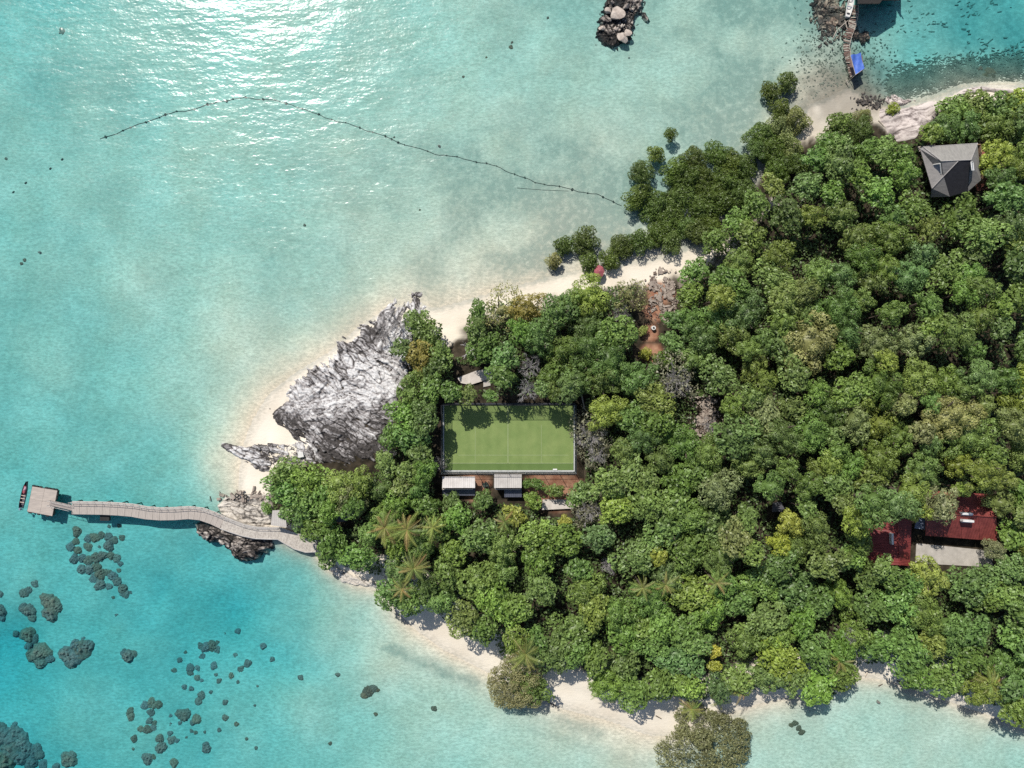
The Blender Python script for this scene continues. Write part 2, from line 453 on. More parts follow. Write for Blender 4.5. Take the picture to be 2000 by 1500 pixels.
def circ(lst, soft=0.6):
    v = np.zeros(PX.shape)
    for (x, y, r) in lst:
        v = np.maximum(v, 1 - sstep(r * (1 - soft * 0.5), r * (1 + soft * 0.5), np.hypot(PX - x, PY - y) + (fbm(PX / 14.0, PY / 14.0, 5, 2) - .5) * r * 0.7))
    return v

soil = sstep(0, 3.0, SD - np.where(PY > 1080, 7.5, 2.5) + (fbm(PX / 20., PY / 20., 31, 3) - .5) * 5)
soil = np.maximum(soil, 1 - sstep(12, 30, seg_dist(PX, PY, [(1560, 320), (1510, 350), (1460, 420), (1405, 455)], closed=False)))
soil = soil * (1 - circ(SANDY))
for mx_, my_, mr_, ma_ in ((1650, 185, 85, .55), (1605, 235, 48, .35), (1705, 200, 40, .45), (1560, 215, 40, .3)):
    soil = np.maximum(soil, ma_ * circ([(mx_, my_, mr_)], 1.2))
clay = circ(CLAY)
algae = np.clip(idw(PX, PY, ALGAE) * 1.15 - 0.02, 0, 1)
patch = fbm(PX / 75., PY / 75., 51, 5)
algae = np.clip(algae * (0.45 + 1.1 * sstep(0.3, 0.72, patch)), 0, 1)
# drifted weed strips along the lower beach
for line, w, a in (([(760, 1268), (810, 1290), (860, 1312), (925, 1335)], 14, .8), ([(700, 1205), (760, 1262)], 9, .35), ([(1090, 1408), (1130, 1420), (1165, 1432)], 16, .6),
                   ([(960, 1360), (1040, 1400), (1100, 1420)], 9, .4), ([(1040, 1425), (1140, 1460), (1260, 1495)], 14, .35), ([(860, 545), (940, 540), (1020, 522)], 12, .35),
                   ([(470, 720), (520, 680), (600, 640), (690, 590)], 10, .3), ([(420, 880), (440, 800), (470, 730)], 8, .22)):
    dd = seg_dist(PX, PY, line, closed=False) + (fbm(PX / 9., PY / 9., 77, 3) - .5) * 22
    algae = np.maximum(algae, a * (1 - sstep(w * .3, w * 1.5, np.maximum(dd, 0))))
for (x, y, r, a) in ((1250, 200, 60, .3), (1100, 140, 25, .2), (640, 250, 70, .25), (1130, 210, 60, .3), (560, 1190, 70, .35), (870, 215, 25, .25), (820, 250, 50, .25), (1070, 260, 50, .25)):
    algae = np.maximum(algae, a * (1 - sstep(r * .3, r, np.hypot(PX - x, PY - y) + (patch - .5) * 60)))
algae = algae * (SD < 0.6)

ny, nx = GX.shape
gm = bpy.data.meshes.new('ground')
gm.vertices.add(nx * ny)
gm.vertices.foreach_set('co', np.stack([GX, GY, HT], -1).astype(np.float32).ravel())
idx = np.arange(nx * ny).reshape(ny, nx)
quads = np.stack([idx[:-1, :-1], idx[:-1, 1:], idx[1:, 1:], idx[1:, :-1]], -1).reshape(-1, 4)
gm.loops.add(quads.size); gm.polygons.add(len(quads))
gm.loops.foreach_set('vertex_index', quads.ravel().astype(np.int32))
gm.polygons.foreach_set('loop_start', np.arange(0, quads.size, 4).astype(np.int32))
gm.polygons.foreach_set('use_smooth', np.ones(len(quads), bool))
gm.update(calc_edges=True)
for nme, arr in (('soil', soil), ('clay', clay), ('algae', algae), ('wet', 1 - sstep(0.0, 0.16, HT))):
    a = gm.attributes.new(nme, 'FLOAT', 'POINT'); a.data.foreach_set('value', arr.astype(np.float32).ravel())

def ground_mat():
    m, nt, N, L = new_mat('coral_sand_and_soil')
    out = N.new('ShaderNodeOutputMaterial'); b = N.new('ShaderNodeBsdfPrincipled'); L.new(b.outputs[0], out.inputs[0])
    b.inputs['Roughness'].default_value = 0.95; b.inputs['Specular IOR Level'].default_value = 0.1
    tc = N.new('ShaderNodeTexCoord')
    def noise(sc, det=5, ro=0.6, st=(1, 1, 1)):
        mp = N.new('ShaderNodeMapping'); mp.inputs['Scale'].default_value = st; L.new(tc.outputs['Object'], mp.inputs[0])
        n = N.new('ShaderNodeTexNoise'); n.inputs['Scale'].default_value = sc; n.inputs['Detail'].default_value = det
        n.inputs['Roughness'].default_value = ro; L.new(mp.outputs[0], n.inputs['Vector']); return n
    def ramp(src, p0, c0, p1, c1):
        r = N.new('ShaderNodeValToRGB'); e = r.color_ramp.elements
        e[0].position = p0; e[0].color = (*c0, 1); e[1].position = p1; e[1].color = (*c1, 1); L.new(src, r.inputs[0]); return r
    def attr(n):
        a = N.new('ShaderNodeAttribute'); a.attribute_name = n; return a
    def mix(f, a, c):
        x = N.new('ShaderNodeMix'); x.data_type = 'RGBA'
        L.new(f, x.inputs[0]); L.new(a, x.inputs[6])
        if isinstance(c, tuple): x.inputs[7].default_value = (*c, 1)
        else: L.new(c, x.inputs[7])
        return x.outputs[2]
    big = noise(0.12, 2)
    sand = ramp(big.outputs[0], 0.3, (0.70, 0.62, 0.50), 0.7, (0.80, 0.735, 0.62)).outputs[0]
    # mottle of light refracted by the water, painted into the sand colour
    light_mottle = noise(1.75, 1.5, 0.7, (0.7, 1.45, 1))
    rr = ramp(light_mottle.outputs[0], 0.32, (0.64, 0.655, 0.65), 0.66, (1.0, 1.0, 1.0)).outputs[0]
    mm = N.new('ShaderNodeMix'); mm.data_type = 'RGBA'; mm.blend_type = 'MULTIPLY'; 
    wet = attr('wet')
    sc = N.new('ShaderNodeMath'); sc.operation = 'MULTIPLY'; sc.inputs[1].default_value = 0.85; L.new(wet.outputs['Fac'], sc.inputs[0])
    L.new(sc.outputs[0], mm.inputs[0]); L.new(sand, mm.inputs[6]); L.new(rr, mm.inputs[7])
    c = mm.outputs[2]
    # fine dark specks (shell and weed bits) on the bed
    sp = noise(2.6, 1, 0.6)
    spm = N.new('ShaderNodeMapRange'); spm.inputs['From Min'].default_value = 0.66; spm.inputs['From Max'].default_value = 0.74
    L.new(sp.outputs[0], spm.inputs['Value'])
    al = attr('algae')
    s2 = N.new('ShaderNodeMath'); s2.operation = 'MULTIPLY'; L.new(spm.outputs[0], s2.inputs[0]); L.new(wet.outputs['Fac'], s2.inputs[1])
    s3 = N.new('ShaderNodeMath'); s3.operation = 'MULTIPLY'; s3.inputs[1].default_value = 0.12; L.new(s2.outputs[0], s3.inputs[0])
    c = mix(s3.outputs[0], c, (0.22, 0.25, 0.19))
    # algae film
    an = noise(0.9, 3, 0.7)
    am = N.new('ShaderNodeMapRange'); am.inputs['From Min'].default_value = 0.3; am.inputs['From Max'].default_value = 0.68
    am.inputs['To Min'].default_value = 0.45; am.inputs['To Max'].default_value = 1.35
    L.new(an.outputs[0], am.inputs['Value'])
    a2 = N.new('ShaderNodeMath'); a2.operation = 'MULTIPLY'; a2.use_clamp = True
    L.new(am.outputs[0], a2.inputs[0]); L.new(al.outputs['Fac'], a2.inputs[1])
    c = mix(a2.outputs[0], c, (0.34, 0.36, 0.305))
    # forest floor
    sn = noise(0.7, 2)
    soilc = ramp(sn.outputs[0], 0.35, (0.022, 0.019, 0.013), 0.7, (0.07, 0.055, 0.038)).outputs[0]
    c = mix(attr('soil').outputs['Fac'], c, soilc)
    clayc = ramp(sn.outputs[0], 0.35, (0.26, 0.12, 0.075), 0.7, (0.40, 0.23, 0.15)).outputs[0]
    c = mix(attr('clay').outputs['Fac'], c, clayc)
    L.new(c, b.inputs['Base Color'])
    bp = N.new('ShaderNodeBump'); bp.inputs['Distance'].default_value = 0.05; bp.inputs['Strength'].default_value = 0.8
    L.new(light_mottle.outputs[0], bp.inputs['Height'])
    L.new(bp.outputs[0], b.inputs['Normal'])
    return m
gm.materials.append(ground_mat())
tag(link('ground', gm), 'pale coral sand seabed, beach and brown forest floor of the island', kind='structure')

# ------------------------------------------------------------------ water: absorbing body with a rippled reflecting surface
def water_mat():
    m, nt, N, L = new_mat('clear_lagoon_water')
    out = N.new('ShaderNodeOutputMaterial')
    tr = N.new('ShaderNodeBsdfTransparent'); tr.inputs[0].default_value = (1, 1, 1, 1)
    gl = N.new('ShaderNodeBsdfGlossy'); gl.inputs['Roughness'].default_value = 0.235; gl.distribution = 'GGX'
    fr = N.new('ShaderNodeFresnel'); fr.inputs[0].default_value = 1.34
    tc = N.new('ShaderNodeTexCoord')
    prev = None
    for sc, dist, st, rot in ((0.13, 0.30, (0.6, 1.25, 1), 14), (0.55, 0.125, (0.6, 1.4, 1), -12), (1.9, 0.042, (0.75, 1.3, 1), 6)):
        mp = N.new('ShaderNodeMapping'); mp.inputs['Scale'].default_value = st; mp.inputs['Rotation'].default_value = (0, 0, R(rot))
        L.new(tc.outputs['Object'], mp.inputs[0])
        n = N.new('ShaderNodeTexNoise'); n.inputs['Scale'].default_value = sc; n.inputs['Detail'].default_value = 1
        L.new(mp.outputs[0], n.inputs['Vector'])
        bp = N.new('ShaderNodeBump'); bp.inputs['Distance'].default_value = dist; bp.inputs['Strength'].default_value = 1.0
        L.new(n.outputs[0], bp.inputs['Height'])
        if prev: L.new(prev.outputs[0], bp.inputs['Normal'])
        prev = bp
    L.new(prev.outputs[0], gl.inputs['Normal'])
    mx = N.new('ShaderNodeMixShader')
    L.new(fr.outputs[0], mx.inputs[0]); L.new(tr.outputs[0], mx.inputs[1]); L.new(gl.outputs[0], mx.inputs[2])
    L.new(mx.outputs[0], out.inputs['Surface'])
    va = N.new('ShaderNodeVolumeAbsorption')
    va.inputs['Color'].default_value = (0.0, 0.80, 0.90, 1); va.inputs['Density'].default_value = 0.36
    L.new(va.outputs[0], out.inputs['Volume'])
    return m
wb = MB(); wb.box((0, 0, -25), (6000, 6000, 50))
tag(wb.build('water', water_mat()), 'clear turquoise lagoon water with rippled surface', kind='structure')

# ------------------------------------------------------------------ rocks
def attr_tone(me, tone):
    a = me.attributes.new('tone', 'FLOAT', 'POINT'); a.data.foreach_set('value', np.asarray(tone, np.float32))

def rock_patch(name, poly, mat, res, z_top, amp, angle, edge=12.0, stretch=(60., 9.), seed=1, tone_bias=0.0, drop=0.9, rag=10., label=None, cat='rock', group=None, tone_at=None):
    """craggy outcrop filling a polygon (photo pixels at sea level); real relief on a fine grid"""
    xs = np.array([p[0] for p in poly]); ys = np.array([p[1] for p in poly])
    gx = np.arange(xs.min() - 6, xs.max() + 6, res); gy = np.arange(ys.min() - 6, ys.max() + 6, res)
    X, Y = np.meshgrid(gx, gy)
    th = 0.0 if callable(angle) else R(angle)
    cx, cy = xs.mean(), ys.mean()
    wx = X + (fbm(X / 40., Y / 40., seed + 5, 3) - .5) * 26; wy = Y + (fbm(X / 40., Y / 40., seed + 6, 3) - .5) * 26
    u = (wx - cx) * np.cos(th) + (wy - cy) * np.sin(th); v = -(wx - cx) * np.sin(th) + (wy - cy) * np.cos(th)
    def field(f):
        if not callable(angle): return f(u, v)
        out = 0
        for a_, w_ in angle(X, Y):
            uu = (wx - cx) * math.cos(a_) + (wy - cy) * math.sin(a_); vv = -(wx - cx) * math.sin(a_) + (wy - cy) * math.cos(a_)
            out = out + w_ * f(uu, vv)
        return out
    rid = field(lambda a, b: 1 - np.abs(2 * fbm(a / stretch[0], b / stretch[1], seed, 4) - 1) * 1.8)
    rid2 = field(lambda a, b: 1 - np.abs(2 * fbm(a / (stretch[0] * .35), b / (stretch[1] * .4), seed + 11, 3) - 1) * 1.8)
    fine = vnoise(X / 3.2, Y / 3.2, seed + 71) + .6 * vnoise(X / 1.7, Y / 1.7, seed + 72) - .8
    lump = fbm(X / 55., Y / 55., seed + 21, 4)
    sdm = sdist(X, Y, poly) + (field(lambda a, b: fbm(a / (stretch[0] * .35), b / (stretch[1] * .8), seed + 33, 3)) - .5) * rag
    prof = sstep(-2, edge, sdm)
    g, _ = terrain(X, Y)
    z = np.maximum(g, -0.3) * 0.92 + prof * z_top * (0.45 + 1.1 * (lump - .25)) + prof * amp * (0.4 * rid + 0.25 * rid2 + .28 * fine - 0.35)
    cr = 0; ct = 0; ch_ = 0
    for a_, w_ in (angle(X, Y) if callable(angle) else ((R(angle), 1.0),)):
        uu = (wx - cx) * math.cos(a_) + (wy - cy) * math.sin(a_); vv = -(wx - cx) * math.sin(a_) + (wy - cy) * math.cos(a_)
        for su, sv, am_ in ((stretch[0] * .62, stretch[1] * 1.5, 1.0), (stretch[0] * .26, stretch[1] * .62, .6)):
            q1, q2, qc = voro(uu / su, vv / sv, seed + int(su))
            cr = cr + w_ * am_ * (1 - sstep(.03, .16, q2 - q1)); ct = ct + w_ * am_ * (qc - .5); ch_ = ch_ + w_ * am_ * (qc - .5 + .35 * (q1 - .5))
    z = z + prof * amp * (.75 * ch_ - .35 * cr)
    z = np.where(sdm > 0, z, g - 0.4)
    z = z - (1 - sstep(0, edge * .6, sdm)) * drop * 0.5
    f1 = field(lambda a, b: fbm(a / (stretch[0] * .6), b / (stretch[1] * .5), seed + 44, 4))
    f2 = field(lambda a, b: fbm(a / (stretch[0] * .25), b / (stretch[1] * .22), seed + 47, 3))
    f3 = field(lambda a, b: vnoise(a / 6.0, b / 1.9, seed + 49) + .5 * vnoise(a / 2.2, b / 2.0, seed + 50) - .25)
    tone = np.clip(0.56 + .6 * (f1 - .5) + .45 * (f2 - .5) + .45 * (f3 - .5) + .32 * ct - .34 * cr + 0.9 * (fbm(X / 60., Y / 60., seed + 55, 3) - .5) + tone_bias + (tone_at(X, Y) if tone_at else 0), 0, 1)
    keep = sdm > -3
    k = (H - z) / H
    ids = -np.ones(X.shape, int); ids[keep] = np.arange(keep.sum())
    W = np.stack([(X - 1000) * S, (750 - Y) * S, z], -1)
    o = np.array([(cx - 1000) * S, (750 - cy) * S, 0.0])
    verts = (W[keep] - o)
    q = np.stack([ids[:-1, :-1], ids[1:, :-1], ids[1:, 1:], ids[:-1, 1:]], -1).reshape(-1, 4)
    q = q[(q >= 0).all(1)]
    me = bpy.data.meshes.new(name)
    me.vertices.add(len(verts)); me.vertices.foreach_set('co', verts.astype(np.float32).ravel())
    me.loops.add(q.size); me.polygons.add(len(q))
    me.loops.foreach_set('vertex_index', q.ravel().astype(np.int32))
    me.polygons.foreach_set('loop_start', np.arange(0, q.size, 4).astype(np.int32))
    me.update(calc_edges=True)
    attr_tone(me, tone[keep])
    me.materials.append(mat)
    ob = link(name, me, loc=tuple(o))
    return tag(ob, label, cat, group, 'thing')

def big_angle(X, Y):
    t = sstep(690, 800, X * 0.72 + (860 - Y) * 0.62 + 80)      # 0 lower left, 1 upper right
    m = np.exp(-((Y - 790) / 40.0) ** 2) * (1 - t) * .6
    return ((R(34), (1 - t) * (1 - m / (1 - t + 1e-6))), (R(-8), m), (R(-66), t))
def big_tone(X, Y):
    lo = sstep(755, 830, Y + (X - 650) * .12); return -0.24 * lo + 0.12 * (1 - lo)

BIG = [(838, 600), (835, 568), (812, 566), (790, 585), (775, 570), (760, 575), (738, 600), (722, 625), (700, 632), (690, 655), (655, 660), (650, 690), (640, 705),
       (610, 712), (572, 740), (560, 760), (548, 785), (518, 795), (535, 825), (560, 850), (590, 862), (575, 885), (600, 900), (680, 912), (740, 905), (765, 870), (790, 800), (800, 745), (830, 660)]
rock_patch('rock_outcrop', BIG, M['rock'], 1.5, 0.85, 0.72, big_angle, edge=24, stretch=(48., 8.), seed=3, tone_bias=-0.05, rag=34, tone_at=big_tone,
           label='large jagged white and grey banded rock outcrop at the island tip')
rock_patch('rock_spit', [(421, 866), (440, 860), (480, 870), (520, 862), (560, 862), (600, 858), (625, 905), (560, 912), (545, 905), (528, 922), (500, 925), (488, 908), (468, 898), (440, 884)], M['rock'], 1.5, 0.55, 0.6,
           20, edge=10, stretch=(44., 7.), seed=8, tone_bias=-0.06, rag=10, label='low grey rock spit poking into the sea above the small beach')
rock_patch('sea_rock', [(372, 1025), (385, 1018), (420, 1022), (470, 1036), (520, 1046), (542, 1050), (535, 1072), (510, 1086), (480, 1100), (455, 1092), (440, 1072), (425, 1060), (405, 1062), (385, 1048)], M['rock_dark'], 1.2, 1.1, 0.85,
           18, edge=16, stretch=(40., 10.), seed=13, tone_bias=-0.12, rag=14, label='black and buff sea rock under the curved stone walkway')
rock_patch('rock_shelf', [(420, 985), (440, 970), (470, 962), (500, 958), (530, 962), (540, 1000), (532, 1030), (490, 1034), (450, 1022), (425, 1005)], M['rock_shelf'], 1.3, 0.6, 0.42,
           8, edge=10, stretch=(45., 9.), seed=18, tone_bias=0.10, rag=12, label='flat buff rock shelf between small beach and walkway')
rock_patch('rock_slab', [(1712, 205), (1740, 212), (1775, 206), (1815, 194), (1850, 192), (1850, 225), (1800, 255), (1775, 290), (1745, 285), (1722, 262), (1712, 235)], M['rock_slab'], 1.6, 1.3, 0.25,
           -16, edge=20, stretch=(120., 14.), seed=23, tone_bias=0.14, rag=8, label='smooth sloping bare rock slab on the shore above the grey-roofed house')
rock_patch('shore_ledge', [(1845, 196), (1880, 172), (1915, 166), (1960, 172), (2010, 176), (2060, 176), (2060, 200), (1990, 190), (1930, 182), (1880, 190), (1852, 206)], M['rock_slab'], 1.6, 0.9, 0.2,
           -8, edge=8, stretch=(90., 10.), seed=27, tone_bias=0.34, rag=5, label='thin pale rock ledge along the upper right shoreline')
rock_patch('shore_ledge', [(640, 1092), (655, 1100), (690, 1122), (740, 1136), (748, 1150), (700, 1147), (665, 1138), (646, 1118)], M['rock_shelf'], 1.2, 0.7, 0.3,
           25, edge=7, stretch=(30., 8.), seed=31, tone_bias=0.22, rag=8, label='whitish rock ledge at the water edge below the walkway end')
rock_patch('rock_islet', [(1185, -40), (1240, -40), (1262, 5), (1245, 30), (1240, 55), (1228, 80), (1205, 92), (1180, 88), (1165, 65), (1172, 35), (1180, 10)], M['rock_dark'], 1.2, 0.5, 0.7,
           60, edge=10, stretch=(14., 9.), seed=37, tone_bias=-0.3, rag=22, label='dark rubble islet in the shallows at the top edge')
rock_patch('sea_rock', [(1253, 20), (1262, 22), (1272, 38), (1264, 42), (1254, 32)], M['rock_dark'], 1.0, 0.3, 0.3, 55, edge=5, stretch=(14., 6.), seed=39, tone_bias=-.1, rag=3,
           label='slim dark rock just right of the boulder islet')
rock_patch('shore_ledge', [(1722, 196), (1745, 180), (1760, 190), (1790, 196), (1768, 206), (1740, 212)], M['rock_slab'], 1.0, 0.5, 0.35, 20, edge=5, stretch=(16., 8.), seed=41, tone_bias=0.05, rag=8,
           label='low broken rocks in front of the sloping bare slab')
rock_patch('shore_rubble', [(1590, -20), (1650, -20), (1658, 20), (1662, 45), (1650, 70), (1625, 78), (1600, 70), (1588, 40)], M['rock_brown'], 1.2, 0.05, 0.4, 10, edge=14, stretch=(14., 9.), seed=43, tone_bias=-0.12, rag=52,
           label='brown and black rubble bank beside the broken pier')
rock_patch('shore_rubble', [(1660, 55), (1690, 58), (1706, 70), (1690, 80), (1664, 78)], M['rock_brown'], 1.2, 0.1, 0.35, 10, edge=6, stretch=(14., 9.), seed=45, tone_bias=-0.15, rag=18,
           label='small black rubble patch right of the broken pier')

def icosphere(sub):
    t = (1 + 5 ** .5) / 2
    v = [Vector(p).normalized() for p in ((-1, t, 0), (1, t, 0), (-1, -t, 0), (1, -t, 0), (0, -1, t), (0, 1, t), (0, -1, -t), (0, 1, -t), (t, 0, -1), (t, 0, 1), (-t, 0, -1), (-t, 0, 1))]
    f = [(0, 11, 5), (0, 5, 1), (0, 1, 7), (0, 7, 10), (0, 10, 11), (1, 5, 9), (5, 11, 4), (11, 10, 2), (10, 7, 6), (7, 1, 8), (3, 9, 4), (3, 4, 2), (3, 2, 6), (3, 6, 8), (3, 8, 9), (4, 9, 5), (2, 4, 11), (6, 2, 10), (8, 6, 7), (9, 8, 1)]
    for _ in range(sub):
        c = {}; nf = []
        def mid(a, b):
            k = (min(a, b), max(a, b))
            if k not in c:
                v.append(((v[a] + v[b]) / 2).normalized()); c[k] = len(v) - 1
            return c[k]
        for a, b, d in f:
            x, y, z = mid(a, b), mid(b, d), mid(d, a)
            nf += [(a, x, z), (b, y, x), (d, z, y), (x, y, z)]
        f = nf
    return v, f

BOULDER = []
for k in range(5):
    r = random.Random(40 + k)
    v, f = icosphere(2)
    planes = [(Vector((r.gauss(0, 1), r.gauss(0, 1), r.gauss(0.2, 1))).normalized(), r.uniform(0.38, 0.78)) for _ in range(13)]
    vv = []
    for p in v:
        q = p * 1.0
        for n, d in planes:
            e = q.dot(n) - d
            if e > 0: q = q - n * e
        vv.append((q.x, q.y * r.uniform(.98, 1.02), q.z * 0.75))
    me = bpy.data.meshes.new('boulder'); me.from_pydata(vv, [], f); me.update()
    me.materials.append(simple('boulder_stone_%d' % k, (0.56, 0.48, 0.41), (0.34, 0.28, 0.235), scale=1.5, bump=0.08) if k < 3 else simple('dark_boulder_stone_%d' % k, (0.30, 0.26, 0.23), (0.13, 0.11, 0.1), scale=1.5, bump=0.08))
    BOULDER.append(me)

def boulder(px, py, r, k, label, z=None, group=None, sc=(1, 1, 1), rz=None):
    p = P(px, py, 0.4)
    zz = hz(px, py) if z is None else z
    o = link('boulder', BOULDER[k], loc=(p.x, p.y, zz + r * 0.25), rot=(0, 0, random.uniform(0, 6.28) if rz is None else rz), scale=(r * sc[0], r * sc[1], r * sc[2]))
    return tag(o, label, 'boulder', group)

for (x, y, r, k, lab, sc) in ((1206, 30, 1.75, 0, 'biggest pale boulder in the middle of the islet', (1.1, .85, 1)), (1189, 23, .85, 1, 'cream boulder left of the biggest islet boulder', (.75, 1.1, 1)),
        (1224, 14, 1.05, 4, 'brown flat boulder above right of the biggest islet boulder', (1.2, .7, .8)), (1176, 56, .75, 2, 'cream boulder at the left edge of the islet', (1.1, .8, 1)),
        (1202, 55, .5, 1, 'small pink-white boulder at the islet centre', (1, 1, 1)), (1226, 66, .95, 0, 'white boulder at the right edge of the islet', (1.15, .8, 1)),
        (1216, 76, 1.3, 2, 'large pale boulder at the bottom of the islet', (.9, 1.15, 1)), (1179, 38, .6, 3, 'grey boulder near the islet left shore', (1, 1.2, 1)),
        (1210, 59, .28, 1, 'tiny cream stone right of the small pink-white boulder', (1, 1, 1)), (1232, 20, .6, 4, 'brown stone near the islet right shore', (1.3, .6, .8)),
        (1196, 6, .6, 3, 'dark boulder at the top of the islet', (1, .8, 1))):
    boulder(x, y, r, k, lab, z=0.35, group='boulders on the islet', sc=sc)
for (x, y, r, lab) in ((1241, 63, .2, 'tiny dark stone in the water right of the islet'), (1165, 82, .22, 'tiny dark stone in the water left below the islet'),
        (1230, 108, .3, 'small dark stone in the water below the islet'), (857, 282, .55, 'dark stone in the lagoon just above the rope line'),
        (68, 490, .55, 'round dark stone alone in the far left lagoon'), (1719, 1374, .75, 'brown stone in the shallows below the sandy cove'),
        (1330, 640, .01, None)):
    if lab: boulder(x, y, r * .7, 3, lab, z=hz(x, y) + .05, group='lone stones in the water')

# ------------------------------------------------------------------ corals
CORAL = []
def coral_mesh(seed, nb):
    r = random.Random(seed)
    NR, NA = 16, 48
    lob = [(r.uniform(0, 6.28), r.uniform(.03, .10), r.randint(2, 4)) for _ in range(3)] + [(r.uniform(0, 6.28), .035, 9), (r.uniform(0, 6.28), .03, 13)]
    bumps = [(math.sqrt(r.random()) * .98, r.uniform(0, 6.28), r.uniform(.10, .20)) for _ in range(nb)]
    bumps = [(a * math.cos(b), a * math.sin(b), s) for a, b, s in bumps]
    v = []; f = []
    for i in range(NR + 1):
        t = i / NR
        for j in range(NA):
            a = 6.2832 * j / NA
            rad = 1 + sum(A * math.sin(k * a + ph) for ph, A, k in lob)
            x, y = t * rad * math.cos(a), t * rad * math.sin(a)
            z = 0.55 * (1 - t ** 3.0)
            for bx, by, s in bumps:
                d2 = (x - bx) ** 2 + (y - by) ** 2
                if d2 < s * s: z += 0.9 * math.sqrt(s * s - d2) * (1 - t ** 6)
            v.append((x, y, z))
    for i in range(NR):
        for j in range(NA):
            a, b = i * NA + j, i * NA + (j + 1) % NA
            f.append((a, b, b + NA, a + NA) if i else (a, b + NA, a + NA))
    me = bpy.data.meshes.new('coral_head'); me.from_pydata(v, [], [tuple(dict.fromkeys(q)) for q in f]); me.update()
    me.polygons.foreach_set('use_smooth', [True] * len(me.polygons))
    me.materials.append(M['coral']); return me
CORAL = [coral_mesh(60 + k, 60 if k < 3 else 30) for k in range(7)]

CLUSTERS = {   # cluster description: list of (px, py, radius px)
 'ring-shaped coral field just below the jetty': [(150, 1038, 11), (148, 1058, 8), (138, 1068, 9), (152, 1075, 8), (172, 1052, 9), (185, 1050, 10), (198, 1045, 9), (212, 1048, 9), (222, 1055, 9), (213, 1065, 11), (238, 1050, 7), (172, 1068, 9), (194, 1068, 3),
      (145, 1092, 10), (160, 1090, 9), (172, 1095, 10), (186, 1090, 11), (200, 1086, 11), (216, 1085, 8), (228, 1090, 9), (235, 1101, 6), (160, 1112, 11), (176, 1112, 11), (188, 1108, 10), (196, 1122, 12), (182, 1130, 10), (195, 1142, 12), (210, 1118, 8), (220, 1125, 11), (228, 1135, 10), (212, 1145, 8), (232, 1114, 5),
      (240, 1150, 11), (244, 1160, 9), (221, 1167, 4), (213, 1028, 4), (233, 1027, 5), (255, 1157, 4)],
 'coral trio left of the ring-shaped field': [(68, 1140, 9), (56, 1152, 8), (46, 1158, 10)],
 'big round coral clump at the left': [(92, 1170, 14), (100, 1182, 20), (98, 1198, 15), (112, 1186, 12), (52, 1190, 14), (46, 1186, 9), (62, 1206, 8), (60, 1192, 10)],
 'coral at the left picture edge': [(0, 1160, 7), (0, 1192, 11), (2, 1205, 8)],
 'double coral clump below the round one': [(56, 1240, 15), (66, 1248, 9), (44, 1242, 8), (55, 1262, 8), (74, 1276, 18), (88, 1272, 14), (66, 1284, 13), (78, 1294, 12), (97, 1286, 9), (60, 1278, 11), (30, 1238, 6)],
 'oval brown coral mound': [(140, 1282, 22), (160, 1268, 22), (172, 1262, 14), (130, 1278, 16), (150, 1262, 16), (163, 1246, 6), (138, 1298, 10)],
 'lone coral in open water': [(250, 1281, 13), (243, 1276, 8), (260, 1277, 8), (227, 1201, 5)],
 'scattered coral field in the deep middle': [(402, 1265, 11), (414, 1262, 11), (424, 1268, 9), (393, 1262, 8), (396, 1282, 7), (410, 1255, 6), (425, 1255, 6), (351, 1289, 7), (340, 1309, 7), (372, 1305, 9), (372, 1314, 7), (386, 1305, 6), (362, 1274, 4), (440, 1238, 6), (465, 1233, 6),
      (418, 1301, 8), (460, 1279, 6), (484, 1296, 9), (470, 1307, 7), (452, 1320, 7), (428, 1330, 6), (385, 1324, 6), (394, 1329, 4), (465, 1332, 4), (422, 1318, 4), (360, 1342, 6), (374, 1345, 6), (394, 1358, 8), (388, 1370, 8), (440, 1372, 6), (412, 1352, 4), (514, 1262, 7), (532, 1288, 6), (503, 1340, 3), (498, 1378, 3)],
 'coral group near the bottom': [(254, 1390, 10), (256, 1400, 9), (284, 1378, 9), (297, 1374, 11), (310, 1376, 8), (295, 1392, 8), (292, 1408, 8), (275, 1424, 8), (288, 1425, 10), (300, 1422, 8), (302, 1412, 6), (358, 1396, 14), (352, 1412, 6), (384, 1405, 10), (376, 1412, 6), (333, 1398, 4), (333, 1414, 5), (262, 1443, 7), (260, 1463, 3),
      (312, 1442, 10), (314, 1460, 13), (335, 1445, 10), (345, 1446, 6), (332, 1432, 7), (288, 1482, 12), (300, 1478, 6), (340, 1490, 9), (403, 1462, 10), (403, 1455, 7), (440, 1402, 6), (462, 1414, 6), (364, 1440, 4), (374, 1428, 4), (382, 1431, 4), (400, 1430, 3), (428, 1426, 4), (482, 1443, 4), (500, 1461, 4)],
 'dark coral bank in the lower left corner': [(10, 1440, 22), (30, 1432, 18), (44, 1446, 18), (22, 1462, 22), (52, 1462, 14), (66, 1468, 12), (76, 1474, 10), (40, 1478, 18), (10, 1485, 22), (60, 1490, 14), (72, 1462, 9), (84, 1494, 10), (4, 1420, 10), (30, 1414, 6), (134, 1484, 15), (140, 1476, 9), (126, 1478, 8), (110, 1498, 8)],
 'weedy reef patch off the lower beach': [(720, 1350, 12), (730, 1344, 8), (712, 1358, 8), (738, 1348, 4), (848, 1384, 6), (660, 1318, 5), (588, 1324, 6), (734, 1395, 4), (645, 1452, 4)],
 'weedy stone group right of the feathery tree': [(1552, 1412, 8), (1560, 1422, 7), (1566, 1430, 7), (1545, 1416, 5)],
 'seabed lumps in the upper lagoon': [(42, 515, 5), (48, 508, 5), (12, 310, 5), (595, 440, 4), (998, 92, 6), (1000, 83, 4), (905, 150, 4), (950, 112, 3), (1070, 35, 4), (770, 268, 3), (820, 410, 3)],
 'coral group beside the upper right ledge': [(1935, 145, 12), (1940, 155, 9), (1925, 150, 8), (1915, 135, 5)],
}
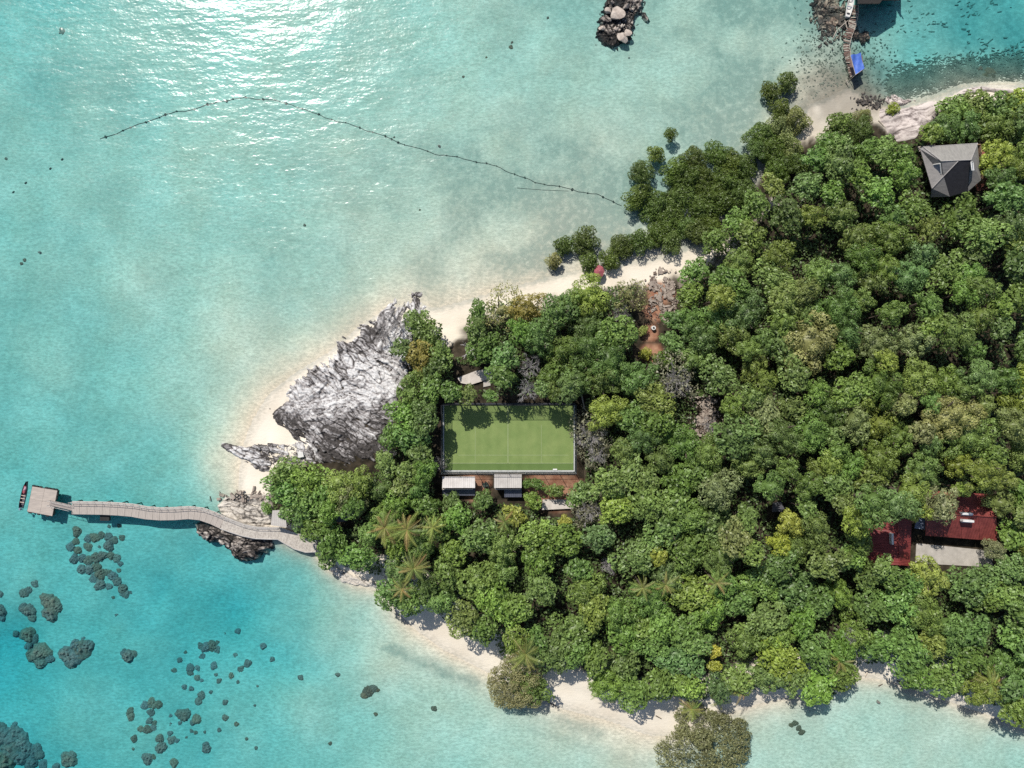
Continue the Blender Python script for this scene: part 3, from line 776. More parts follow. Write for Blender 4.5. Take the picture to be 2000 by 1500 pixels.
ORD = ['nearest', 'second', 'third', 'fourth', 'fifth', 'sixth', 'seventh', 'eighth', 'ninth', 'tenth', 'eleventh', 'twelfth', 'thirteenth', 'fourteenth', 'fifteenth', 'sixteenth', 'seventeenth', 'eighteenth', 'nineteenth', 'twentieth',
       'twenty-first', 'twenty-second', 'twenty-third', 'twenty-fourth', 'twenty-fifth', 'twenty-sixth', 'twenty-seventh', 'twenty-eighth', 'twenty-ninth', 'thirtieth', 'thirty-first', 'thirty-second', 'thirty-third', 'thirty-fourth', 'thirty-fifth', 'thirty-sixth', 'thirty-seventh', 'thirty-eighth', 'thirty-ninth', 'fortieth']
rc = random.Random(5)
for cname, lst in CLUSTERS.items():
    order = sorted(lst, key=lambda t: t[0] + t[1] * .2)
    for i, (x, y, r) in enumerate(order):
        zb = hz(x, y)
        rr = r * S * (.75 if 'upper lagoon' in cname else 1.08)
        p = P(x, y, zb)
        o = link('coral_head', CORAL[rc.randrange(3) if r > 10 else rc.randrange(3, 7)], loc=(p.x, p.y, zb - 0.1 * rr), rot=(0, 0, rc.uniform(0, 6.28)),
                 scale=(rr * rc.uniform(.9, 1.12), rr * rc.uniform(.9, 1.12), min(rr * rc.uniform(.5, .75), max(0.12, -zb * .5))))
        g = rc.uniform(.85, 1.15); w = rc.uniform(.2, .8); dp = min(1, max(0, (-zb - .4) / 2.0)); dr = .12 + .24 * dp; g *= .75 + .35 * dp
        o.color = (dr * g * (0.75 + .4 * w), (.13 + .05 * dp) * g, (.10 + .055 * dp) * g * (1.15 - .4 * w), 1)
        size = 'small' if r < 6 else ('medium' if r < 11 else 'large')
        place = 'leftmost' if i == 0 else ORD[i] + ' from left'
        tag(o, '%s coral, %s in the %s' % (size, place, cname) if len(lst) > 1 else 'coral head, ' + cname, 'coral', 'coral heads on the seabed')

# ------------------------------------------------------------------ jetty: floating platform, gangway, walkway
def rail_run(root, pts, hgt, r=0.035, post_mat='rail', step=None, mid=True):
    """posts at pts (3-D base points), top rail and mid rail"""
    for p in pts:
        MB().tube([p, (p[0], p[1], p[2] + hgt)], r * 1.3, 6).build('post', M[post_mat], root)
    MB().tube([(p[0], p[1], p[2] + hgt) for p in pts], r * 1.5, 6).build('top_rail', M[post_mat], root)
    if mid: MB().tube([(p[0], p[1], p[2] + hgt * .52) for p in pts], r, 6).build('mid_rail', M[post_mat], root)

pl = empty('floating_platform', P(83, 978, 0))
tag(pl, 'square pale wooden landing platform at the seaward end of the jetty', 'platform')
cs = [P(63, 950, .75), P(112, 958, .75), P(102, 1008, .75), P(53, 999, .75)]
o0 = pl.location
loc = [Vector((c.x - o0.x, c.y - o0.y, 0.75)) for c in cs]
def lerp(a, b, t): return a + (b - a) * t
def quadpt(u, v): return lerp(lerp(loc[0], loc[1], u), lerp(loc[3], loc[2], u), v)
for i in range(2):
    for j in range(2):
        e = .003
        q = [quadpt(i / 2 + e, j / 2 + e), quadpt((i + 1) / 2 - e, j / 2 + e), quadpt((i + 1) / 2 - e, (j + 1) / 2 - e), quadpt(i / 2 + e, (j + 1) / 2 - e)]
        MB().slab([(a.x, a.y, a.z) for a in q][::-1], .14).build('deck_panel', M['deck'], pl)
fr = MB()
for i in range(4):
    a, b = loc[i], loc[(i + 1) % 4]
    c = (a + b) / 2; d = b - a
    fr.box((c.x, c.y, .56), (d.length + .1, .12, .26), math.atan2(d.y, d.x))
fr.build('frame', M['rubber'], pl)
for (u, v) in ((.15, .15), (.85, .15), (.85, .85), (.15, .85), (.5, .5)):
    q = quadpt(u, v); MB().box((q.x, q.y, .12), (1.3, 1.3, .62), -.17).build('float', M['pile'], pl)
for i, (a, b, ts) in enumerate(((0, 1, (.04, .18, .32, .55, .68, .82, .95)), (1, 2, (.15, .3)), (2, 3, (.2, .55, .9)))):
    for t in ts:
        q = lerp(loc[a], loc[b], t); d = loc[b] - loc[a]
        n = Vector((-d.y, d.x, 0)).normalized() * (.16 if a == 0 else .16)
        MB().box((q.x + n.x, q.y + n.y, .62), (.5, .22, .3), math.atan2(d.y, d.x)).build('fender', M['rubber'], pl)
q = quadpt(.78, .62)
gw = empty('gangway', P(120, 987, 0)); tag(gw, 'narrow grey gangway between platform and curved walkway', 'gangway')
A = P(97, 982, .95); B = P(141, 992, 1.25); o0 = gw.location
d = (B - A); n = Vector((-d.y, d.x, 0)).normalized() * .5
MB().slab([(A - n - o0), (B - n - o0), (B + n - o0), (A + n - o0)], .1).build('deck', M['deck_dark'], gw)
for sgn in (-1, 1):
    rail_run(gw, [tuple(lerp(A, B, t) + n * sgn * .95 - o0) for t in (0, .25, .5, .75, 1)], .9, .025, mid=False)

WALK = [(140, 992), (170, 992.5), (200, 993), (230, 994.5), (258, 997), (285, 1002), (312, 1004), (340, 1003.5), (368, 1001.5), (392, 1004), (415, 1012), (434, 1021)]
ZW = 1.35
def ribbon(pts, width, z):
    L_, R_ = [], []
    for i, p in enumerate(pts):
        a = Vector(pts[max(i - 1, 0)]); b = Vector(pts[min(i + 1, len(pts) - 1)])
        t = (b - a).normalized(); nn = Vector((t.y, -t.x))       # image coords: up side
        w = width[i] if isinstance(width, (list, tuple)) else width
        L_.append(P(p[0] + nn.x * w / 2, p[1] + nn.y * w / 2, z)); R_.append(P(p[0] - nn.x * w / 2, p[1] - nn.y * w / 2, z))
    return L_, R_
wk = empty('wooden_walkway', P(140, 992, 0)); tag(wk, 'curved grey wooden walkway on piles leading from gangway to the rocks', 'walkway')
o0 = wk.location.copy()
Lw, Rw = ribbon(WALK, 24.5, ZW)
for i in range(len(WALK) - 1):
    for j in range(2):
        a0, a1 = lerp(Lw[i], Lw[i + 1], j / 2 + .008), lerp(Lw[i], Lw[i + 1], (j + 1) / 2 - .008)
        b0, b1 = lerp(Rw[i], Rw[i + 1], j / 2 + .008), lerp(Rw[i], Rw[i + 1], (j + 1) / 2 - .008)
        MB().slab([b0 - o0, b1 - o0, a1 - o0, a0 - o0], .1).build('deck_panel', M['deck2'], wk)
for sd_ in (Lw, Rw):
    MB().tube([p - o0 - Vector((0, 0, .18)) for p in sd_], .09, 6).build('edge_beam', M['rail'], wk)
for i in range(0, len(WALK)):
    for sd_ in (Lw, Rw):
        p = lerp(sd_[i], Lw[i] if sd_ is Rw else Rw[i], .1)
        MB().tube([(p.x - o0.x, p.y - o0.y, hzw(p.x, p.y) - .3), (p.x - o0.x, p.y - o0.y, ZW - .1)], .12, 8).build('pile', M['pile'], wk)
rp = []
for i in range(len(WALK) - 1):
    for t in (0, .5):
        rp.append(lerp(lerp(Lw[i], Lw[i + 1], t), lerp(Rw[i], Rw[i + 1], t), .03) - o0)
rp.append(lerp(Lw[-1], Rw[-1], .03) - o0)
rail_run(wk, [tuple(p) for p in rp], 1.15, .032)

ld = MB(); a = P(206, 1010, .2)      # small dark box under the walkway edge
tag(MB().box((a.x, a.y, .25), (1.8, 1.3, .5), 0).build('mooring_float', M['rubber']), 'small dark float moored under the lower side of the walkway', 'float')

STONE = [(434, 1021), (452, 1028), (475, 1036), (500, 1041), (525, 1042), (545, 1042), (562, 1050), (580, 1058), (600, 1065), (618, 1067)]
SWD = [24, 23, 22, 22, 22, 23, 26, 30, 28, 22]
st = empty('stone_walkway', P(500, 1040, 0)); tag(st, 'pebble-paved stone walkway curving from the rocks to the trees', 'walkway')
o0 = st.location.copy(); Ls, Rs = ribbon(STONE, SWD, 1.45)
for i in range(len(STONE) - 1):
    e = .006
    q = [lerp(Rs[i], Rs[i + 1], e), lerp(Rs[i], Rs[i + 1], 1 - e), lerp(Ls[i], Ls[i + 1], 1 - e), lerp(Ls[i], Ls[i + 1], e)]
    MB().slab([k - o0 for k in q], 1.6).build('paving_section', M['paving'], st)
for nme, sd_ in (('upper_edge', Ls), ('lower_edge', Rs)):
    MB().tube([p - o0 + Vector((0, 0, .02)) for p in sd_], .11, 6).build('kerb', M['rail'], st)
rail_run(st, [tuple(p - o0) for p in [lerp(Ls[i], Rs[i], .03) for i in range(6)]], .9, .03)

hut = empty('jetty_hut', P(543, 1012, 1.2)); tag(hut, 'small hut with plain grey roof at the landward end of the walkway', 'hut')
zr = 4.0; o0 = hut.location.copy()
rq = [P(532, 997, zr), P(556, 996, zr + .5), P(560, 1030, zr + .5), P(529, 1026, zr)]
MB().slab([k - o0 for k in rq][::-1], .12).build('roof', M['shed_roof2'], hut)
for k in (0, 1, 2, 3):
    p = lerp(rq[k], (rq[0] + rq[2]) / 2, .12) - o0
    MB().tube([(p.x, p.y, -.3), (p.x, p.y, zr - o0.z - .1)], .08, 6).build('post', M['pile'], hut)

# ------------------------------------------------------------------ boat
bt = empty('longboat', P(47, 966, 0), 0); tag(bt, 'slim dark open boat with red cloth cargo moored beside the platform', 'boat')
A = P(54, 940, 0); B = P(43, 992, 0); o0 = bt.location.copy(); d = (A - B); Lb = d.length; u = d.normalized(); n = Vector((-u.y, u.x, 0))
NS = 13; prof = []
for i in range(NS):
    t = i / (NS - 1); w = .5 * (1 - max(0, (t - .55) / .45) ** 2.2) * (.8 + .2 * min(1, t / .15)); w = max(w, .02)
    sh = .42 + .35 * max(0, t - .6) ** 1.5
    prof.append((B + d * t - o0, w, sh))
v = []; f = []
for c, w, sh in prof:
    for (kx, kz) in ((-1, sh), (-.8, .0), (-.35, -.18), (.35, -.18), (.8, .0), (1, sh), (.86, sh), (.68, .06), (.3, -.08), (-.3, -.08), (-.68, .06), (-.86, sh)):
        q = c + n * (w * kx); v.append((q.x, q.y, kz))
for i in range(NS - 1):
    for k in range(12):
        a, b = i * 12 + k, i * 12 + (k + 1) % 12
        f.append((a, b, b + 12, a + 12))
f += [tuple(range(11, -1, -1)), tuple(range((NS - 1) * 12, NS * 12))]
mesh_obj('hull', v, f, M['hull'], bt)
def on_boat(t, side=0.0): return B + d * t + n * side - o0
ang = math.atan2(u.y, u.x)
for t in (.22, .36, .47):
    c = on_boat(t); MB().box((c.x, c.y, .36), (.16, .86, .05), ang).build('thwart', M['thwart'], bt)
c = on_boat(.30); MB().box((c.x, c.y, .02), (2.0, .62, .06), ang).build('floor_boards', M['boat_in'], bt)
for (t, s, mm, sz) in ((.62, .05, 'red_cloth', (.9, .55, .35)), (.74, -.02, 'pink_cloth', (.8, .5, .38)), (.68, .12, 'pink_cloth', (.35, .3, .5)), (.8, .1, 'red_cloth', (.4, .3, .4))):
    c = on_boat(t, s)
    vv, ff = icosphere(1)
    rr = random.Random(int(t * 100))
    mesh_obj('cargo_bundle', [(c.x + (p.x * sz[0] * math.cos(ang) - p.y * sz[1] * math.sin(ang)) * .55 * rr.uniform(.85, 1.1), c.y + (p.x * sz[0] * math.sin(ang) + p.y * sz[1] * math.cos(ang)) * .55, .3 + p.z * sz[2] * .6) for p in vv], ff, M[mm], bt)
c = on_boat(.0); em = MB().box((c.x - u.x * .15, c.y - u.y * .15, .5), (.4, .3, .35), ang).build('outboard_motor', M['blue_grey'], bt)
c2 = c - u * .45; MB().tube([(c.x, c.y, .4), (c2.x, c2.y, -.25)], .06, 6).build('shaft', M['steel'], em)

# ------------------------------------------------------------------ football pitch
pz = 2.25
ct = empty('football_pitch', P(994, 855, pz)); tag(ct, 'small green turf football pitch with tall net fence among the trees', 'pitch')
o0 = ct.location.copy()
def C(px, py, z): return P(px, py, pz) - o0 + Vector((0, 0, z - pz))
def turf_mat(nm, c1, c2):
    m = simple(nm, c1, c2, scale=0.35, detail=4, rough=0.95)
    nt = m.node_tree; N = nt.nodes; L = nt.links
    b = [n for n in N if n.type == 'BSDF_PRINCIPLED'][0]; cr = [n for n in N if n.type == 'VALTORGB'][0]; tc = [n for n in N if n.type == 'TEX_COORD'][0]
    w = N.new('ShaderNodeTexWave'); w.bands_direction = 'X'; w.inputs['Scale'].default_value = 0.16; w.inputs['Distortion'].default_value = .6; w.inputs['Detail'].default_value = 2
    L.new(tc.outputs['Object'], w.inputs['Vector'])
    mx = N.new('ShaderNodeMix'); mx.data_type = 'RGBA'; mx.blend_type = 'MULTIPLY'
    rm = N.new('ShaderNodeMapRange'); rm.inputs['To Min'].default_value = .94; L.new(w.outputs[0], rm.inputs['Value'])
    mx.inputs[0].default_value = 1.0; L.new(cr.outputs[0], mx.inputs[6]); L.new(rm.outputs[0], mx.inputs[7]); L.new(mx.outputs[2], b.inputs['Base Color'])
    return m
M['turf'] = turf_mat('artificial_turf', (0.225, 0.292, 0.10), (0.172, 0.245, 0.077))
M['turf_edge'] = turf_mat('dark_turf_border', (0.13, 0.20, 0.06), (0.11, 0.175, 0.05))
MB().slab([C(868, 905, pz + .03), C(1120, 905, pz + .03), C(1120, 792, pz + .03), C(868, 792, pz + .03)], .12).build('turf', M['turf'], ct)
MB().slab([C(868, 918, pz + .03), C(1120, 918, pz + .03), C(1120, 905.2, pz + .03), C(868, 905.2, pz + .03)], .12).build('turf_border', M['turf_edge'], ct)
def line_(x0, y0, x1, y1, nm='painted_line'):
    MB().slab([C(x0, y1, pz + .045), C(x1, y1, pz + .045), C(x1, y0, pz + .045), C(x0, y0, pz + .045)], .01).build(nm, M['white_plain'], ct)
line_(991.6, 792, 992.6, 905)
line_(870, 904.2, 1118, 905)
line_(1057.0, 830, 1057.5, 904); line_(928, 830, 928.5, 904); line_(895, 888.6, 1110, 889.2)
for (x0, y0, x1, y1) in ((864.6, 790, 867.6, 921.5), (1120.4, 790, 1123.6, 921.5), (867.8, 918.4, 1120.2, 922.4)):
    MB().slab([C(x0, y1, pz + .42), C(x1, y1, pz + .42), C(x1, y0, pz + .42), C(x0, y0, pz + .42)], .55).build('kerb_wall', M['kerb'], ct)
MB().slab([C(864.6, 789.8, pz + .42), C(1123.6, 789.8, pz + .42), C(1123.6, 787, pz + .42), C(864.6, 787, pz + .42)], .55).build('kerb_wall', M['dark_steel'], ct)
FH = 4.2
def fence(a, b, n, skip=()):
    a = C(a[0], a[1], pz); b = C(b[0], b[1], pz)
    for i in range(n + 1):
        p = lerp(a, b, i / n)
        MB().tube([p, p + Vector((0, 0, FH))], .055, 6).build('fence_post', M['steel'], ct)
    MB().tube([a + Vector((0, 0, FH)), b + Vector((0, 0, FH))], .045, 6).build('top_rail', M['dark_steel'], ct)
    MB().tube([a + Vector((0, 0, FH * .5)), b + Vector((0, 0, FH * .5))], .03, 6).build('middle_rail', M['dark_steel'], ct)
    net = MB(); d = b - a; Ln = d.length; rz = math.atan2(d.y, d.x); w = .011
    k = int(Ln / .16)
    for i in range(1, k):
        p = lerp(a, b, i / k); net.box((p.x, p.y, p.z + FH / 2), (w, w, FH), rz)
    for j in range(1, 25):
        c = (a + b) / 2; net.box((c.x, c.y, c.z + FH * j / 25), (Ln, w, w), rz)
    net.build('net', M['net'], ct)
fence((866, 790), (1122, 790), 8); fence((866, 920), (866, 790), 4); fence((1122, 790), (1122, 920), 4)
fence((866, 920.5), (1122, 920.5), 8)
tag(MB().box(P(1084, 917, pz + .5), (.8, .3, .16)).build('bench', M['white_paint']), 'small white bench against the lower pitch wall', 'bench')
tag(MB().slab([P(866, 926.5, pz + .25), P(1123, 926.5, pz + .25), P(1123, 922.8, pz + .25), P(866, 922.8, pz + .25)], .3).build('drain_path', M['concrete']), 'thin concrete path along the lower pitch wall', 'path', kind='structure')

# ------------------------------------------------------------------ sheds
def shed(nm, label, x0, x1, y0, y1, y2, zt, roofm, xl=None, grp=None, split=None):
    g = pz
    r = empty(nm, P((x0 + x1) / 2, (y0 + y1) / 2, g)); tag(r, label, 'shed', grp)
    o = r.location.copy()
    n = 2 if split is None else 3
    for i in range(n):
        a, b = x0 + (x1 - x0) * i / n, x0 + (x1 - x0) * (i + 1) / n - .25
        MB().slab([P(a, y1, zt + .55) - o, P(b, y1, zt + .55) - o, P(b, y0, zt) - o, P(a, y0, zt) - o], .08).build('roof_sheet', roofm, r)
    xl = x0 if xl is None else xl
    MB().slab([P(xl, y2, zt - 1.7) - o, P(x1, y2, zt - 1.7) - o, P(x1, y1 - 2, zt - .75) - o, P(xl, y1 - 2, zt - .75) - o], .08).build('lean_to_roof', M['leanto'], r)
    a = P(x0 + 3, y1 - 1.5, g) - o; b = P(x1 - 3, y0 + 3, g) - o
    for (cx, cy, sx, sy, nmw) in (((a.x + b.x) / 2, a.y, abs(b.x - a.x), .12, 'wall'), ((a.x + b.x) / 2, b.y, abs(b.x - a.x), .12, 'wall'), (a.x, (a.y + b.y) / 2, .12, abs(b.y - a.y) - .14, 'wall'), (b.x, (a.y + b.y) / 2, .12, abs(b.y - a.y) - .14, 'wall')):
        MB().box((cx, cy, (zt - g) / 2 - .05), (sx, sy, zt - g - .1)).build(nmw, M['wall_p'], r)
    for x in (xl + 2, x1 - 2):
        p = P(x, y2 - 1.5, g) - o
        MB().tube([(p.x, p.y, -.2), (p.x, p.y, zt - g - 1.75)], .06, 6).build('post', M['pile'], r)
    return r
shed('shed', 'long shed with pale sheet roof below the pitch, left one', 864, 928, 931, 953, 968, pz + 3.0, M['shed_roof'], grp='sheds below the pitch', split=1)
shed('shed', 'shed with beige-grey sheet roof below the pitch, right one', 965, 1019, 926, 953, 971, pz + 3.0, M['shed_roof2'], xl=985, grp='sheds below the pitch')
fl = empty('drying_rack', P(948, 946, pz)); tag(fl, 'dark rack of nets between the two sheds', 'rack'); o0 = fl.location.copy()
for dx in (-.6, 0, .6):
    MB().tube([(dx, -.6, 0), (dx, -.6, 1.1), (dx, .6, 1.1), (dx, .6, 0)], .05, 5).build('frame', M['dark_steel'], fl)
MB().box((0, 0, .6), (1.0, .8, .5), .3).build('net_bundle', M['rope'], fl)

# ------------------------------------------------------------------ slabs and paths
def slab_thing(nm, poly, z, mat, label, cat, t=.3):
    q = [P(x, y, z) for x, y in poly]
    c = sum((Vector(a) for a in q), Vector()) / len(q)
    ob = MB().slab([a - Vector((c.x, c.y, 0)) for a in q], t).build(nm, mat, loc=(c.x, c.y, 0))
    return tag(ob, label, cat, kind='structure' if cat == 'path' else None)
slab_thing('concrete_ramp', [(918, 752), (962, 738), (958, 720), (930, 724), (893, 738), (900, 748)], 2.75, M['concrete_l'], 'pale concrete ramp above the pitch between the trees', 'ramp', .6)
slab_thing('concrete_block', [(944, 756), (958, 753), (958, 741), (944, 745)], 2.5, M['concrete'], 'small grey concrete block at the lower right of the ramp', 'block', .4)
slab_thing('stone_terrace', [(1058, 996), (1122, 993), (1121, 976), (1060, 976)], 2.9, M['concrete_l'], 'pale stone terrace below right of the pitch', 'terrace', .6)
M['shade_grey'] = simple('shade_darkened_grey', (0.13, 0.13, 0.145), (0.08, 0.08, 0.09), scale=1)  # grey darkened so tree shade is already in the roof and path colour
def open_hut(nm, poly, z, mat, label, cat):
    q = [P(x, y, z) for x, y in poly]; c = sum(q, Vector()) / len(q); g = hzw(c.x, c.y)
    r_ = empty(nm, (c.x, c.y, g)); tag(r_, label, cat); o_ = r_.location.copy()
    MB().slab([a - o_ for a in q], .12).build('roof', mat, r_)
    for a in q:
        w = lerp(a, c, .1) - o_; MB().tube([(w.x, w.y, -.2), (w.x, w.y, z - g - .12)], .08, 6).build('post', M['pile'], r_)
open_hut('hut', [(640, 1022), (676, 1018), (692, 1002), (655, 1000)], 4.6, M['shade_grey'], 'hut with dusky blue-grey roof half hidden near the palms', 'hut')
slab_thing('sunken_path', [(1508, 1000), (1534, 998), (1526, 980), (1510, 982)], 4.0, M['shade_grey'], 'grey shaded path glimpsed between forest trees above the yellow tree', 'path', .2)

# ------------------------------------------------------------------ grey house
hs = empty('grey_house', P(1855, 325, 3.6)); tag(hs, 'house with grey hipped shingle roof and skylights at the upper right', 'house')
o0 = hs.location.copy()
ze, zr_ = 7.0, 9.6
def HP(x, y, z): return P(x, y, z) - o0
TL, TR = HP(1803, 287, ze), HP(1909, 280, ze); BR = HP(1916, 352, ze); BL = HP(1812, 378, ze); ML = HP(1797, 290, ze)
R1, R2 = HP(1839, 315, zr_), HP(1896, 312.5, zr_)
K = HP(1871, 315, zr_); V1 = HP(1843, 344, 8.2); EB = HP(1820, 368, ze); EC = HP(1855, 384, 6.0); ED = HP(1889, 374, 6.4)
def face(nm, pts, mat, t=.12): return MB().slab(pts, t).build(nm, mat, hs)
face('roof_slope', [TL, R1, R2, TR], M['house_roof'])
face('roof_slope', [ML, EB, V1, K + Vector((0, 0, -.01)), R1, TL + Vector((-.05, 0, -.01))], M['house_roof_w'])
face('roof_slope', [R2, ED + Vector((.12, 0, .05)), BR, TR], M['house_roof_w'])
face('roof_slope', [V1, EC, ED, R2 + Vector((0, 0, -.02)), K], M['shaded_roof'])
face('roof_slope', [EB, HP(1818, 385, 5.4), EC, V1], M['house_roof_w'])
for (a, b) in ((TL, R1), (R1, R2), (R2, TR), (K, V1), (V1, EB)):
    MB().tube([a + Vector((0, 0, .06)), b + Vector((0, 0, .06))], .09, 5).build('ridge_cap', M['ridge'], hs)
MB().tube([TL, TR], .08, 5).build('gutter', M['ridge'], hs)
def skylight(c, a, b, parent):
    """c centre, a and b half-axes"""
    up = a.cross(b).normalized()
    if up.z < 0: up = -up
    fr_ = MB(); q = [c - a - b, c + a - b, c + a + b, c - a + b]
    for i in range(4):
        s_, e_ = q[i] + up * .1, q[(i + 1) % 4] + up * .1
        fr_.tube([s_, e_], .09, 5)
    k = fr_.build('skylight', M['white_paint'], parent)
    MB().slab([p + up * .08 for p in q], .1).build('pane', M['glass'], k)
def on_plane(x, y, pts):
    """point on the plane through three local points, seen at photo pixel"""
    a, b, c = [Vector(p) + o0 for p in pts[:3]]
    nrm = (b - a).cross(c - a); cam_p = Vector((0, 0, H)); dr = P(x, y, 0) - cam_p
    t = (a - cam_p).dot(nrm) / dr.dot(nrm)
    return cam_p + dr * t - o0
WP = (ML, V1, R1)
c = on_plane(1831.5, 330, WP); a = (on_plane(1838, 329, WP) - on_plane(1825, 331, WP)) / 2; b = (on_plane(1832.5, 340, WP) - on_plane(1830.5, 320, WP)) / 2
skylight(c, a, b, hs)
EP = (R2, BR, TR)
c = on_plane(1898, 325, EP); a = (on_plane(1899.5, 325, EP) - on_plane(1896, 325, EP)) / 2; b = (on_plane(1899, 333, EP) - on_plane(1897, 317, EP)) / 2
skylight(c, a, b, hs)
w0 = HP(1812, 296, 3.6)
for (p, q) in (((1806, 294), (1904, 288)), ((1904, 290), (1908, 362)), ((1900, 358), (1830, 362)), ((1826, 360), (1808, 300))):
    a, b = HP(p[0], p[1], 3.6), HP(q[0], q[1], 3.6); m_ = (a + b) / 2; dd = b - a
    MB().box((m_.x, m_.y, .9), (dd.length - .1, .18, 1.8), math.atan2(dd.y, dd.x)).build('wall', M['wall'], hs)
slab_thing('brick_terrace', [(1908, 372), (1930, 370), (1926, 300), (1916, 290), (1912, 300)], 3.9, M['clay_tile'], 'red brick terrace strip right of the grey house', 'terrace', .3)
slab_thing('timber_deck', [(1796, 296), (1826, 290), (1826, 282), (1792, 286)], 4.2, M['pale_timber'], 'weathered timber deck at the upper left corner of the grey house', 'deck', .2)

# ------------------------------------------------------------------ red-roofed houses
def gable(nm, label, ridge, eave_a, eave_b, zr, za, zb, zg, ra, rb, wallm, inset=4):
    r = empty(nm, (P(*ridge[0], zg) + P(*ridge[1], zg)) / 2); tag(r, label, 'house'); o = r.location.copy()
    r0, r1 = P(*ridge[0], zr) - o, P(*ridge[1], zr) - o
    a0, a1 = P(*eave_a[0], za) - o, P(*eave_a[1], za) - o; b0, b1 = P(*eave_b[0], zb) - o, P(*eave_b[1], zb) - o
    def oriented(q):
        n = (q[1] - q[0]).cross(q[2] - q[0]); return q if n.z > 0 else q[::-1]
    n = 4
    for i in range(n):
        e0, e1 = i / n, (i + 1) / n - .004
        MB().slab(oriented([lerp(r0, r1, e0), lerp(r0, r1, e1), lerp(a0, a1, e1), lerp(a0, a1, e0)]), .1).build('roof_sheet', ra, r)
        MB().slab(oriented([lerp(r0, r1, e0), lerp(r0, r1, e1), lerp(b0, b1, e1), lerp(b0, b1, e0)]), .1).build('roof_sheet', rb, r)
    MB().tube([r0 + Vector((0, 0, .07)), r1 + Vector((0, 0, .07))], .12, 6).build('ridge_cap', ra, r)
    cor = [lerp(a0, b1, .06), lerp(a1, b0, .06), lerp(b1, a0, .06), lerp(b0, a1, .06)]
    for i in range(4):
        p, q = cor[i], cor[(i + 1) % 4]; m_ = (p + q) / 2; dd = q - p; hgt = min(za, zb) - zg - .25
        MB().box((m_.x, m_.y, hgt / 2), (math.hypot(dd.x, dd.y) - .15, .15, hgt), math.atan2(dd.y, dd.x)).build('wall', wallm, r)
    return r, o, (r0, r1, a0, a1, b0, b1)
h1, o1, g1 = gable('red_roofed_house', 'house with sunlit red sheet roof and two white roof vents', [(1808, 1000), (1946, 1010)], [(1808, 1046), (1949, 1057)], [(1812, 958), (1944, 966)], 9.2, 6.9, 6.9, 4.0, M['red_roof'], M['red_roof'], M['wall'])
for (x, y, wd) in ((1887, 1003, 2.0), (1889, 1017, 2.0)):
    p = P(x, y, 9.4) - o1
    vb = MB().box((p.x, p.y, p.z), (wd, .38, .9), -.07).build('roof_vent', M['white_paint'], h1)
    MB().box((p.x, p.y - .3, p.z - .15), (wd * .95, .16, .5), -.07).build('vent_shade', M['blue_grey'], vb)  # dark strip standing in for the shadow below the vent
h2, o2, g2 = gable('red_roofed_house', 'house with dark shaded red roof among the trees left of the sunlit one', [(1752, 1014), (1757, 1104)], [(1781, 1014), (1777, 1106)], [(1690, 1030), (1664, 1102)], 8.2, 7.2, 6.2, 4.0, M['red_roof_y'], M['red_roof_y'], M['wall'])
p = P(1741, 1052, 8.3) - o2
vb = MB().box((p.x, p.y, p.z), (.36, 2.0, .9), 0.03).build('roof_vent', M['white_paint'], h2)
MB().box((p.x + .28, p.y, p.z - .15), (.16, 1.9, .5), .03).build('vent_shade', M['dark_steel'], vb)  # dark strip in place of this vent's shadow
slab_thing('concrete_terrace', [(1788, 1100), (1940, 1108), (1938, 1076), (1800, 1062), (1790, 1062)], 4.15, M['concrete'], 'grey concrete terrace below the sunlit red roof', 'terrace', .4)
open_hut('porch', [(1786, 1032), (1806, 1034), (1808, 1008), (1792, 1008)], 6.2, M['blue_grey'], 'small porch with blue-grey roof between the two red roofs', 'porch')

# ------------------------------------------------------------------ broken pier, tarpaulin shelter, white boat at the top right
rr = random.Random(11)
pr = empty('broken_pier', P(1660, 70, 0)); tag(pr, 'broken reddish-brown timber pier running to the blue shelter', 'pier'); o0 = pr.location.copy()
PIER = [(1668, 10), (1668, 30), (1664, 50), (1656, 70), (1652, 90), (1656, 110), (1660, 130), (1664, 150)]
Lp, Rp = ribbon(PIER, [16, 16, 14, 15, 14, 12, 10, 9], .55)
npl = 0
for i in range(len(PIER) - 1):
    for k in range(8):
        if rr.random() < .14: continue
        t = (k + .5) / 8
        a, b = lerp(Lp[i], Lp[i + 1], t), lerp(Rp[i], Rp[i + 1], t)
        a = lerp(a, b, rr.uniform(-.12, .2)); b = lerp(b, a, rr.uniform(-.12, .15)); m_ = (a + b) / 2 - o0; dd = b - a
        MB().box((m_.x, m_.y, .55 + rr.uniform(-.05, .06)), (dd.length, .17, .05), math.atan2(dd.y, dd.x) + rr.uniform(-.16, .16)).build('plank', M['brown_plank'] if rr.random() < .72 else M['pale_timber'], pr)
for i in range(len(PIER)):
    for q in (Lp[i], Rp[i]):
        MB().tube([(q.x - o0.x, q.y - o0.y, hzw(q.x, q.y) - .3), (q.x - o0.x, q.y - o0.y, .62)], .09, 6).build('pile', M['pile'], pr)
MB().tube([p - o0 + Vector((0, 0, .03)) for p in Lp], .06, 5).build('side_beam', M['pale_timber'], pr)
MB().tube([p - o0 + Vector((0, 0, .03)) for p in Rp[:3]], .06, 5).build('side_beam', M['pale_timber'], pr)
